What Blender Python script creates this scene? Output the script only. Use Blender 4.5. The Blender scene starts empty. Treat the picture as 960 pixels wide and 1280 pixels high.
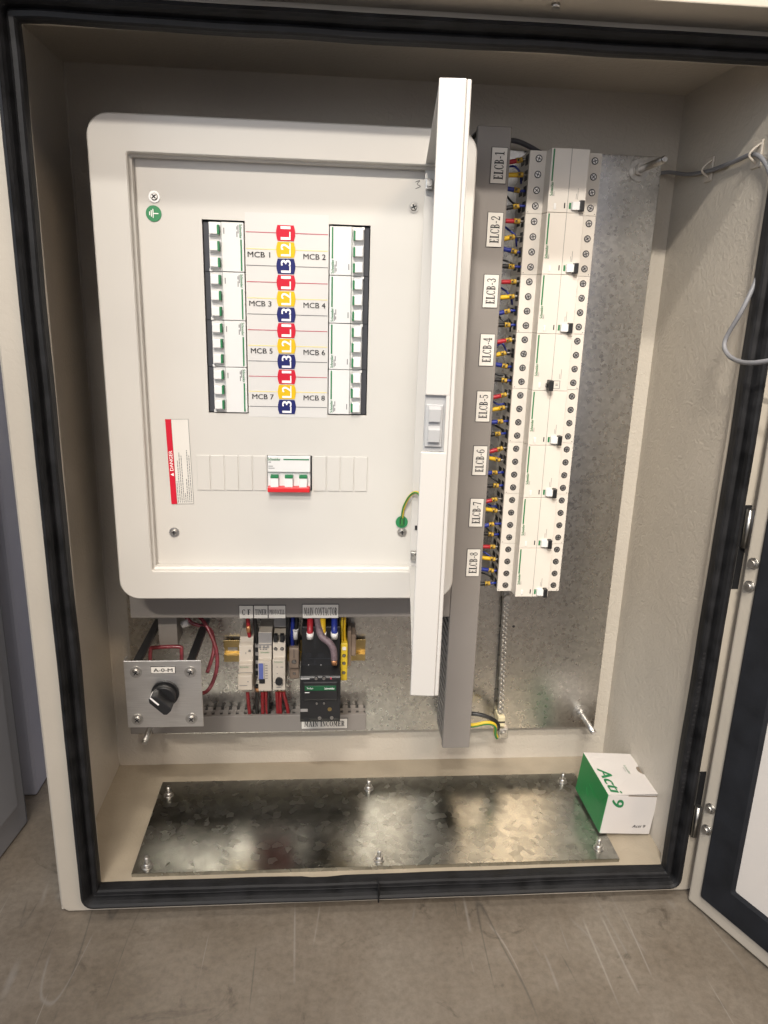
import bpy, bmesh, math, random
from mathutils import Vector, Matrix
random.seed(7)
rad = math.radians
scn = bpy.context.scene
COL = scn.collection

# ------------------------------------------------------------------ camera
cam = bpy.data.cameras.new('camera')
cam.sensor_fit = 'HORIZONTAL'; cam.sensor_width = 36.0
cam.lens = 36.0 * 919.95 / 960.0
cam.clip_start = 0.01; cam.clip_end = 60
cam_o = bpy.data.objects.new('camera', cam); COL.objects.link(cam_o)
cam_o.location = (-0.03996, -0.78996, 0.21335)
cam_o.rotation_euler = (1.293943, -0.028649, -0.074503)
scn.camera = cam_o

# ------------------------------------------------------------------ world and lamps
world = bpy.data.worlds.new('World'); scn.world = world; world.use_nodes = True
bg = world.node_tree.nodes['Background']
bg.inputs[0].default_value = (0.88, 0.88, 1.0, 1); bg.inputs[1].default_value = 0.48

def area(name, loc, target, sx, sy, power, col, spread=180):
    l = bpy.data.lights.new(name, 'AREA'); l.shape = 'RECTANGLE'
    l.size = sx; l.size_y = sy; l.energy = power; l.spread = rad(spread); l.color = col
    o = bpy.data.objects.new(name, l); COL.objects.link(o); o.location = loc
    o.rotation_euler = (Vector(target) - Vector(loc)).to_track_quat('-Z', 'Y').to_euler()
    return o
area('ceiling_lamp_far', (-0.70, -3.33, 2.45), (0.34, 0, 0.30), 0.6, 0.06, 6.6, (1.0, 0.93, 0.83), 38)
area('ceiling_lamp_middle', (-0.25, -2.07, 2.45), (0.32, 0, 0.28), 0.6, 0.06, 4.6, (1.0, 0.95, 0.87), 46)
area('ceiling_lamp_near', (-0.10, -0.89, 2.45), (0.25, -0.2, 0.3), 0.8, 0.06, 4.0, (1.0, 0.92, 0.81), 70)
area('warm_lamp_right', (1.15, -2.10, 1.70), (0.22, -0.05, -0.08), 0.7, 0.5, 2.6, (1.0, 0.76, 0.52), 60)
area('front_soft_fill', (-0.30, -4.2, 0.90), (0.42, 0, 0.38), 2.4, 1.4, 2.2, (1.0, 0.94, 0.88), 46)  # added broad fill from behind the camera, lifts the shaded front faces
area('window_left', (-2.2, -1.7, 0.9), (0, 0, 0.05), 1.2, 1.4, 18, (0.74, 0.87, 1.0), 180)

scn.cycles.max_bounces = 8; scn.cycles.diffuse_bounces = 4; scn.cycles.glossy_bounces = 4
scn.view_settings.view_transform = 'Standard'; scn.view_settings.look = 'None'
scn.view_settings.exposure = 0.07; scn.view_settings.gamma = 1.0
scn.view_settings.use_curve_mapping = False

# ------------------------------------------------------------------ materials
MAT = {}
def newmat(name):
    m = bpy.data.materials.new(name); m.use_nodes = True
    nt = m.node_tree; b = nt.nodes['Principled BSDF']
    MAT[name] = m
    return m, nt, b
def node(nt, t, **kw):
    n = nt.nodes.new(t)
    for k, v in kw.items():
        if k.startswith('i_'):
            n.inputs[k[2:].replace('_', ' ')].default_value = v
        else: setattr(n, k, v)
    return n
def objco(nt): return node(nt, 'ShaderNodeTexCoord').outputs['Object']
def ramp(nt, fac, stops):
    r = nt.nodes.new('ShaderNodeValToRGB'); e = r.color_ramp.elements
    while len(e) < len(stops): e.new(0.5)
    for q, (p, c) in zip(e, stops):
        q.position = p; q.color = (c[0], c[1], c[2], 1) if not isinstance(c, (int, float)) else (c, c, c, 1)
    nt.links.new(fac, r.inputs[0]); return r.outputs[0]
def plain(name, col, rough=0.5, metal=0.0, spec=0.5, var=0.06, vscale=25.0, bump=0.0, bscale=400.0, coat=0.0, dist=0.0006, detail=3.0, distort=0.0):
    m, nt, b = newmat(name)
    b.inputs['Roughness'].default_value = rough; b.inputs['Metallic'].default_value = metal
    b.inputs['Specular IOR Level'].default_value = spec; b.inputs['Coat Weight'].default_value = coat
    co = objco(nt)
    n = node(nt, 'ShaderNodeTexNoise', i_Scale=vscale, i_Detail=4.0)
    nt.links.new(co, n.inputs['Vector'])
    lo = [max(0, c * (1 - var)) for c in col]; hi = [min(1, c * (1 + var)) for c in col]
    nt.links.new(ramp(nt, n.outputs['Fac'], [(0.3, lo), (0.7, hi)]), b.inputs['Base Color'])
    r = ramp(nt, n.outputs['Fac'], [(0.3, rough * 0.88), (0.7, min(1, rough * 1.12))])
    nt.links.new(r, b.inputs['Roughness'])
    if bump > 0:
        n2 = node(nt, 'ShaderNodeTexNoise', i_Scale=bscale, i_Detail=detail, i_Distortion=distort)
        nt.links.new(co, n2.inputs['Vector'])
        bp = node(nt, 'ShaderNodeBump', i_Strength=bump, i_Distance=dist)
        nt.links.new(n2.outputs['Fac'], bp.inputs['Height']); nt.links.new(bp.outputs[0], b.inputs['Normal'])
    return m

CREAM = (0.475, 0.43, 0.365)
plain('enclosure_paint', CREAM, rough=0.42, var=0.04, vscale=9, bump=0.55, bscale=105, dist=0.0016, distort=1.6)
plain('flange_paint', (0.43, 0.385, 0.32), rough=0.45, var=0.05, vscale=9, bump=0.28, bscale=150, dist=0.0010, distort=0.8)
plain('board_paint', (0.555, 0.53, 0.49), rough=0.42, var=0.03, vscale=7, bump=0.10, bscale=700, dist=0.0003)
plain('enclosure_floor_shaded', (0.335, 0.285, 0.215), rough=0.5, var=0.12, vscale=14, bump=0.5, bscale=150, dist=0.0012, distort=1.2)  # paint toned darker and browner to stand in for shade on the enclosure floor
plain('board_door_paint', (0.52, 0.50, 0.47), rough=0.40, var=0.012, vscale=4, bump=0.08, bscale=700, dist=0.0003)
plain('latch_grey', (0.38, 0.38, 0.38), rough=0.4, var=0.02)
plain('label_strip_white', (0.585, 0.565, 0.54), rough=0.5, var=0.01)
plain('breaker_white', (0.66, 0.65, 0.635), rough=0.42, var=0.015, vscale=40)
plain('residual_breaker_white', (0.60, 0.56, 0.505), rough=0.45, var=0.02, vscale=30)
plain('residual_breaker_cover', (0.63, 0.585, 0.525), rough=0.40, var=0.02, vscale=30)
plain('toggle_white', (0.70, 0.69, 0.67), rough=0.35, var=0.01)
plain('label_plate_white', (0.66, 0.63, 0.58), rough=0.5, var=0.03)
plain('ink_black', (0.012, 0.012, 0.014), rough=0.6, var=0.1)
plain('ink_grey', (0.16, 0.16, 0.16), rough=0.6, var=0.1)
plain('ink_green', (0.012, 0.16, 0.055), rough=0.5, var=0.05)
plain('ink_red', (0.42, 0.06, 0.09), rough=0.6)
plain('ink_yellow', (0.75, 0.62, 0.22), rough=0.6)
plain('ink_white', (0.82, 0.80, 0.78), rough=0.5)
plain('sticker_red', (0.52, 0.010, 0.030), rough=0.55, spec=0.25, var=0.04)
plain('sticker_yellow', (0.66, 0.42, 0.008), rough=0.55, spec=0.25, var=0.04)
plain('sticker_navy', (0.012, 0.016, 0.11), rough=0.55, spec=0.25, var=0.06)
plain('sticker_green', (0.02, 0.20, 0.07), rough=0.42, var=0.05)
plain('band_green', (0.010, 0.075, 0.030), rough=0.5, spec=0.3, var=0.06)
plain('bar_red', (0.58, 0.02, 0.025), rough=0.35, var=0.03)
plain('black_plastic', (0.012, 0.012, 0.013), rough=0.42, var=0.15)
plain('dark_gap', (0.035, 0.037, 0.045), rough=0.6, var=0.1)
plain('black_rubber', (0.010, 0.010, 0.011), rough=0.58, spec=0.26, var=0.6, vscale=45, bump=0.35, bscale=220, dist=0.0008)
plain('door_gasket_foam', (0.010, 0.011, 0.014), rough=0.8, spec=0.25, var=0.25, vscale=30, bump=0.4, bscale=90, dist=0.001)
plain('trunking_grey', (0.215, 0.195, 0.178), rough=0.50, var=0.03, vscale=12)
plain('trunking_inside', (0.045, 0.043, 0.042), rough=0.7, var=0.1)
plain('cable_grey', (0.17, 0.17, 0.18), rough=0.5, var=0.05)
plain('cable_dark', (0.07, 0.07, 0.08), rough=0.5, var=0.05)
plain('wire_red', (0.33, 0.014, 0.022), rough=0.38, var=0.06)
plain('wire_yellow', (0.58, 0.36, 0.012), rough=0.40, var=0.06)
plain('wire_blue', (0.012, 0.025, 0.20), rough=0.38, var=0.08)
plain('wire_black', (0.012, 0.012, 0.013), rough=0.38, var=0.1)
plain('wire_marker', (0.40, 0.25, 0.03), rough=0.45, var=0.12, vscale=200)
plain('wire_green', (0.03, 0.17, 0.04), rough=0.4, var=0.05)
plain('sleeve_white', (0.70, 0.67, 0.64), rough=0.4, var=0.03)
plain('lug_copper', (0.62, 0.30, 0.14), rough=0.35, metal=0.7, var=0.1)
plain('braid_purple', (0.15, 0.105, 0.115), rough=0.5, var=0.25, vscale=300, bump=0.6, bscale=500)
plain('screw_steel', (0.55, 0.53, 0.50), rough=0.38, metal=1.0, var=0.15, vscale=200)
plain('bar_silver', (0.80, 0.78, 0.74), rough=0.25, metal=1.0, var=0.1, vscale=200)
plain('screw_dark', (0.16, 0.15, 0.14), rough=0.4, metal=0.8, var=0.2, vscale=200)
plain('zinc_rail', (0.48, 0.36, 0.16), rough=0.32, metal=1.0, var=0.15, vscale=60)
plain('terminal_brown', (0.20, 0.15, 0.115), rough=0.5, var=0.12, vscale=80)
plain('terminal_yellow', (0.60, 0.43, 0.03), rough=0.45, var=0.08, vscale=80)
plain('terminal_beige', (0.62, 0.55, 0.36), rough=0.5, var=0.05)
plain('device_white', (0.52, 0.46, 0.385), rough=0.42, var=0.03, vscale=60)
plain('device_grey', (0.26, 0.245, 0.235), rough=0.45, var=0.05, vscale=60)
plain('timer_blue', (0.10, 0.13, 0.36), rough=0.3, var=0.05)
plain('clip_white', (0.52, 0.46, 0.385), rough=0.4, var=0.02)
plain('carton_white', (0.55, 0.515, 0.49), rough=0.55, var=0.025, vscale=18, bump=0.08, bscale=300)
plain('carton_green', (0.008, 0.175, 0.042), rough=0.42, var=0.06, vscale=18, bump=0.06, bscale=300)
plain('carton_inside', (0.20, 0.16, 0.12), rough=0.8, var=0.05)
plain('door_inner_panel', (0.60, 0.56, 0.52), rough=0.45, var=0.02, vscale=6, bump=0.2, bscale=160, dist=0.0008)
plain('neighbour_grey', (0.27, 0.28, 0.31), rough=0.38, var=0.05, vscale=4, bump=0.06, bscale=300)
plain('neighbour_pale', (0.46, 0.46, 0.52), rough=0.40, var=0.04, vscale=4, bump=0.06, bscale=300)
plain('room_wall', (0.74, 0.72, 0.68), rough=0.8, var=0.04, vscale=2)
plain('hinge_steel', (0.42, 0.41, 0.39), rough=0.35, metal=1.0, var=0.12, vscale=90)
plain('adhesive_clear', (0.45, 0.41, 0.36), rough=0.2, var=0.03)
plain('plastic_wrap_red', (0.20, 0.035, 0.045), rough=0.25, var=0.3, vscale=120)

def galvanised(name, cell, c0, c1, r0, r1, cloud, bump=0.12, tint=(1, 1, 1)):
    m, nt, b = newmat(name); b.inputs['Metallic'].default_value = 1.0
    co = objco(nt)
    wn = node(nt, 'ShaderNodeTexNoise', i_Scale=cell * 0.9, i_Detail=3.0)
    nt.links.new(co, wn.inputs['Vector'])
    mixv = node(nt, 'ShaderNodeMixRGB', blend_type='LINEAR_LIGHT'); mixv.inputs[0].default_value = 0.35 / cell
    nt.links.new(co, mixv.inputs[1]); nt.links.new(wn.outputs['Color'], mixv.inputs[2])
    v = node(nt, 'ShaderNodeTexVoronoi', i_Scale=cell); nt.links.new(mixv.outputs[0], v.inputs['Vector'])
    sep = node(nt, 'ShaderNodeSeparateColor'); nt.links.new(v.outputs['Color'], sep.inputs[0])
    n = node(nt, 'ShaderNodeTexNoise', i_Scale=cloud, i_Detail=6.0, i_Roughness=0.65); nt.links.new(co, n.inputs['Vector'])
    mx = node(nt, 'ShaderNodeMath', operation='MULTIPLY_ADD'); mx.inputs[1].default_value = 0.5
    nt.links.new(sep.outputs[0], mx.inputs[0])
    hl = node(nt, 'ShaderNodeMath', operation='MULTIPLY'); hl.inputs[1].default_value = 0.5
    nt.links.new(n.outputs['Fac'], hl.inputs[0]); nt.links.new(hl.outputs[0], mx.inputs[2])
    lo = [c0 * t for t in tint]; hi = [c1 * t for t in tint]
    nt.links.new(ramp(nt, mx.outputs[0], [(0.15, lo), (0.85, hi)]), b.inputs['Base Color'])
    rr = node(nt, 'ShaderNodeMath', operation='MULTIPLY_ADD'); rr.inputs[1].default_value = 0.6
    nt.links.new(sep.outputs[1], rr.inputs[0]); nt.links.new(hl.outputs[0], rr.inputs[2])
    nt.links.new(ramp(nt, rr.outputs[0], [(0.1, r0), (0.9, r1)]), b.inputs['Roughness'])
    bp = node(nt, 'ShaderNodeBump', i_Strength=bump, i_Distance=0.0006)
    nt.links.new(sep.outputs[2], bp.inputs['Height']); nt.links.new(bp.outputs[0], b.inputs['Normal'])
galvanised('galvanised_plate', 230, 0.46, 0.60, 0.24, 0.34, 5, 0.025, (1.0, 0.965, 0.90))
galvanised('galvanised_gland', 100, 0.26, 0.42, 0.18, 0.30, 6, 0.09, (1.0, 0.995, 0.90))

def brushed(name):
    m, nt, b = newmat(name); b.inputs['Metallic'].default_value = 1.0
    co = objco(nt); mp = node(nt, 'ShaderNodeMapping'); mp.inputs['Scale'].default_value = (30, 30, 900)
    nt.links.new(co, mp.inputs[0])
    n = node(nt, 'ShaderNodeTexNoise', i_Scale=1.0, i_Detail=3.0); nt.links.new(mp.outputs[0], n.inputs['Vector'])
    nt.links.new(ramp(nt, n.outputs['Fac'], [(0.3, (0.68, 0.66, 0.63)), (0.7, (0.78, 0.76, 0.73))]), b.inputs['Base Color'])
    nt.links.new(ramp(nt, n.outputs['Fac'], [(0.3, 0.34), (0.7, 0.46)]), b.inputs['Roughness'])
brushed('stainless_brushed')

def concrete(name):
    m, nt, b = newmat(name); co = objco(nt)
    n1 = node(nt, 'ShaderNodeTexNoise', i_Scale=4.5, i_Detail=10.0, i_Roughness=0.68, i_Distortion=0.4)
    n2 = node(nt, 'ShaderNodeTexNoise', i_Scale=110.0, i_Detail=9.0, i_Roughness=0.7)
    n3 = node(nt, 'ShaderNodeTexNoise', i_Scale=16.0, i_Detail=9.0, i_Roughness=0.7, i_Distortion=1.2)
    for n in (n1, n2, n3): nt.links.new(co, n.inputs['Vector'])
    c1 = ramp(nt, n1.outputs['Fac'], [(0.25, (0.105, 0.083, 0.060)), (0.5, (0.165, 0.138, 0.108)), (0.75, (0.215, 0.187, 0.152))])
    c2 = ramp(nt, n2.outputs['Fac'], [(0.32, 0.76), (0.60, 1.08)])
    mu = node(nt, 'ShaderNodeMixRGB', blend_type='MULTIPLY'); mu.inputs[0].default_value = 0.9
    nt.links.new(c1, mu.inputs[1]); nt.links.new(c2, mu.inputs[2])
    st = ramp(nt, n3.outputs['Fac'], [(0.60, 0.0), (0.70, 0.55)])
    dk = node(nt, 'ShaderNodeMixRGB'); dk.inputs[2].default_value = (0.028, 0.021, 0.015, 1)
    nt.links.new(st, dk.inputs[0]); nt.links.new(mu.outputs[0], dk.inputs[1])
    prev = dk.outputs[0]
    # thin scratches and scuffs: contour lines of strongly stretched noise, broken up by a mask
    for ang, sx, sy, seed, w, col, lo in ((0.35, 9.0, 0.9, 0.0, 0.0035, 0.30, 0.56), (-0.75, 7.0, 0.6, 3.7, 0.0030, 0.27, 0.58), (1.35, 8.0, 0.7, 8.1, 0.0030, 0.27, 0.60), (2.3, 12.0, 1.6, 5.5, 0.007, 0.055, 0.55), (0.9, 16.0, 2.5, 2.2, 0.010, 0.22, 0.58)):
        mp = node(nt, 'ShaderNodeMapping'); mp.inputs['Rotation'].default_value = (0, 0, ang)
        mp.inputs['Scale'].default_value = (sx, sy, 1); mp.inputs['Location'].default_value = (seed, seed * 0.7, seed)
        nt.links.new(co, mp.inputs[0])
        v = node(nt, 'ShaderNodeTexNoise', i_Scale=1.0, i_Detail=1.0); nt.links.new(mp.outputs[0], v.inputs['Vector'])
        sb = node(nt, 'ShaderNodeMath', operation='SUBTRACT'); sb.inputs[1].default_value = 0.5; nt.links.new(v.outputs['Fac'], sb.inputs[0])
        ab = node(nt, 'ShaderNodeMath', operation='ABSOLUTE'); nt.links.new(sb.outputs[0], ab.inputs[0])
        line = ramp(nt, ab.outputs[0], [(0.0, 1.0), (w, 0.0)])
        msk = node(nt, 'ShaderNodeTexNoise', i_Scale=5.5, i_Detail=3.0)
        mp2 = node(nt, 'ShaderNodeMapping'); mp2.inputs['Location'].default_value = (seed + 4, -seed, 1.3); nt.links.new(co, mp2.inputs[0]); nt.links.new(mp2.outputs[0], msk.inputs['Vector'])
        mk = ramp(nt, msk.outputs['Fac'], [(lo, 0.0), (lo + 0.05, 0.6)])
        mm = node(nt, 'ShaderNodeMath', operation='MULTIPLY'); nt.links.new(line, mm.inputs[0]); nt.links.new(mk, mm.inputs[1])
        mx = node(nt, 'ShaderNodeMixRGB'); mx.inputs[2].default_value = (col, col * 0.92, col * 0.82, 1)
        nt.links.new(mm.outputs[0], mx.inputs[0]); nt.links.new(prev, mx.inputs[1]); prev = mx.outputs[0]
    nt.links.new(prev, b.inputs['Base Color'])
    nt.links.new(ramp(nt, n1.outputs['Fac'], [(0.3, 0.28), (0.7, 0.46)]), b.inputs['Roughness'])
    bp = node(nt, 'ShaderNodeBump', i_Strength=0.25, i_Distance=0.002)
    nt.links.new(n2.outputs['Fac'], bp.inputs['Height']); nt.links.new(bp.outputs[0], b.inputs['Normal'])
concrete('concrete_floor')

# ------------------------------------------------------------------ mesh helpers
class MB:
    def __init__(s): s.bm = bmesh.new(); s.mi = 0
    def _fin(s, faces, smooth=False):
        for f in faces: f.material_index = s.mi; f.smooth = smooth
    def box(s, x0, x1, y0, y1, z0, z1, bev=0.0, seg=2):
        t = bmesh.new()
        vs = [t.verts.new((x, y, z)) for z in (z0, z1) for y in (y0, y1) for x in (x0, x1)]
        for q in ((0, 2, 3, 1), (4, 5, 7, 6), (0, 1, 5, 4), (2, 6, 7, 3), (0, 4, 6, 2), (1, 3, 7, 5)): t.faces.new([vs[i] for i in q])
        if bev > 0: bmesh.ops.bevel(t, geom=list(t.edges), offset=bev, segments=seg, affect='EDGES', profile=0.5)
        s.merge(t); return s
    def merge(s, t, smooth=False):
        m = {}
        for v in t.verts: m[v] = s.bm.verts.new(v.co)
        for f in t.faces:
            try:
                g = s.bm.faces.new([m[v] for v in f.verts]); g.material_index = s.mi; g.smooth = smooth or f.smooth
            except ValueError: pass
        t.free()
    def prism(s, poly, axis, c0, c1, bev=0.0):
        t = bmesh.new()
        def P(a, b, c): return {'x': (c, a, b), 'y': (a, c, b), 'z': (a, b, c)}[axis]
        A = [t.verts.new(P(a, b, c0)) for a, b in poly]; B = [t.verts.new(P(a, b, c1)) for a, b in poly]
        n = len(poly)
        t.faces.new(A); t.faces.new(B[::-1])
        for i in range(n): t.faces.new((A[i], B[i], B[(i + 1) % n], A[(i + 1) % n]))
        bmesh.ops.recalc_face_normals(t, faces=list(t.faces))
        if bev > 0: bmesh.ops.bevel(t, geom=list(t.edges), offset=bev, segments=2, affect='EDGES', profile=0.5)
        s.merge(t); return s
    def cyl(s, p0, p1, r, seg=16, r2=None, cap=True):
        p0 = Vector(p0); p1 = Vector(p1); d = (p1 - p0).normalized(); r2 = r if r2 is None else r2
        a = d.orthogonal().normalized(); b = d.cross(a)
        L0 = []; L1 = []
        for i in range(seg):
            t = 2 * math.pi * i / seg; v = a * math.cos(t) + b * math.sin(t)
            L0.append(s.bm.verts.new(p0 + v * r)); L1.append(s.bm.verts.new(p1 + v * r2))
        for i in range(seg):
            f = s.bm.faces.new((L0[i], L0[(i + 1) % seg], L1[(i + 1) % seg], L1[i])); f.smooth = True; f.material_index = s.mi
        if cap:
            f = s.bm.faces.new(L0[::-1]); f.material_index = s.mi
            f = s.bm.faces.new(L1); f.material_index = s.mi
        return s
    def tube(s, pts, r, seg=10, sub=6, radii=None):
        pts = [Vector(p) for p in pts]; P = []
        if sub > 1 and len(pts) > 2:
            for i in range(len(pts) - 1):
                a = pts[max(i - 1, 0)]; b = pts[i]; c = pts[i + 1]; d = pts[min(i + 2, len(pts) - 1)]
                for k in range(sub):
                    t = k / sub
                    P.append(0.5 * ((2 * b) + (c - a) * t + (2 * a - 5 * b + 4 * c - d) * t * t + (3 * b - a - 3 * c + d) * t ** 3))
            P.append(pts[-1])
        else: P = pts
        up = None; prev = None; rings = []
        for i, p in enumerate(P):
            d = (P[min(i + 1, len(P) - 1)] - P[max(i - 1, 0)]).normalized()
            if up is None: up = d.orthogonal().normalized()
            up = (up - d * up.dot(d)).normalized(); side = d.cross(up)
            ring = [s.bm.verts.new(p + (up * math.cos(2 * math.pi * k / seg) + side * math.sin(2 * math.pi * k / seg)) * r) for k in range(seg)]
            rings.append(ring)
        for A, B in zip(rings, rings[1:]):
            for k in range(seg):
                f = s.bm.faces.new((A[k], A[(k + 1) % seg], B[(k + 1) % seg], B[k])); f.smooth = True; f.material_index = s.mi
        f = s.bm.faces.new(rings[0][::-1]); f.material_index = s.mi
        f = s.bm.faces.new(rings[-1]); f.material_index = s.mi
        return s
    def loops(s, L, smooth=True, close=False):
        R = [[s.bm.verts.new(p) for p in l] for l in L]
        n = len(R[0]); m = len(R)
        for i in range(m if close else m - 1):
            A = R[i]; B = R[(i + 1) % m]
            for k in range(n):
                f = s.bm.faces.new((A[k], A[(k + 1) % n], B[(k + 1) % n], B[k])); f.smooth = smooth; f.material_index = s.mi
        return s
    def poly(s, pts):
        f = s.bm.faces.new([s.bm.verts.new(p) for p in pts]); f.material_index = s.mi; return s
    def disc(s, c, r, seg=20, ax='y'):     # flat disc facing -y
        s.poly([(c[0] + r * math.cos(2 * math.pi * i / seg), c[1], c[2] + r * math.sin(2 * math.pi * i / seg)) for i in range(seg)]); return s
    def mesh(s, name, mats, off=None, recalc=True):
        if recalc: bmesh.ops.recalc_face_normals(s.bm, faces=list(s.bm.faces))
        if off is not None: bmesh.ops.translate(s.bm, verts=list(s.bm.verts), vec=-Vector(off))
        me = bpy.data.meshes.new(name); s.bm.to_mesh(me); s.bm.free()
        for m in ([mats] if isinstance(mats, str) else mats): me.materials.append(MAT[m])
        return me

OFF = {}
def tag(o, label=None, cat=None, group=None, kind=None):
    if label: o['label'] = label
    if cat: o['category'] = cat
    if group: o['group'] = group
    if kind: o['kind'] = kind
    return o
def thing(name, label, cat, loc=(0, 0, 0), rot=(0, 0, 0), group=None, local=False):
    o = bpy.data.objects.new(name, None); COL.objects.link(o); o.location = loc; o.rotation_euler = rot
    o.empty_display_size = 0.02
    OFF[o.name] = Vector((0, 0, 0)) if local else Vector(loc)
    return tag(o, label, cat, group)
def part(name, mb, mats, parent, label=None):
    off = OFF[parent.name]
    me = mb.mesh(name, mats, off) if isinstance(mb, MB) else mb
    o = bpy.data.objects.new(name, me); COL.objects.link(o); o.parent = parent
    OFF[o.name] = off
    if label: o['label'] = label
    return o
def solo(name, mb, mats, label, cat, loc, group=None):
    me = mb.mesh(name, mats, loc); o = bpy.data.objects.new(name, me); COL.objects.link(o); o.location = loc
    OFF[o.name] = Vector(loc)
    return tag(o, label, cat, group)
def inst(name, me, parent, loc=(0, 0, 0), rot=(0, 0, 0)):
    o = bpy.data.objects.new(name, me); COL.objects.link(o); o.parent = parent; o.location = loc; o.rotation_euler = rot
    OFF[o.name] = Vector((0, 0, 0))
    return o

# ---- lettering -----------------------------------------------------------
TCACHE = {}
def glyph_text(body, bold=0.0, shear=0.0):
    k = (body, bold, shear)
    if k in TCACHE: return TCACHE[k]
    cu = bpy.data.curves.new('text', 'FONT'); cu.body = body; cu.size = 1.0; cu.resolution_u = 3
    cu.offset = bold; cu.shear = shear; cu.fill_mode = 'FRONT'
    o = bpy.data.objects.new('text', cu)
    me = o.to_mesh()
    V = [v.co.copy() for v in me.vertices]; F = [tuple(p.vertices) for p in me.polygons]
    o.to_mesh_clear(); bpy.data.objects.remove(o); bpy.data.curves.remove(cu)
    TCACHE[k] = (V, F); return V, F
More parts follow.
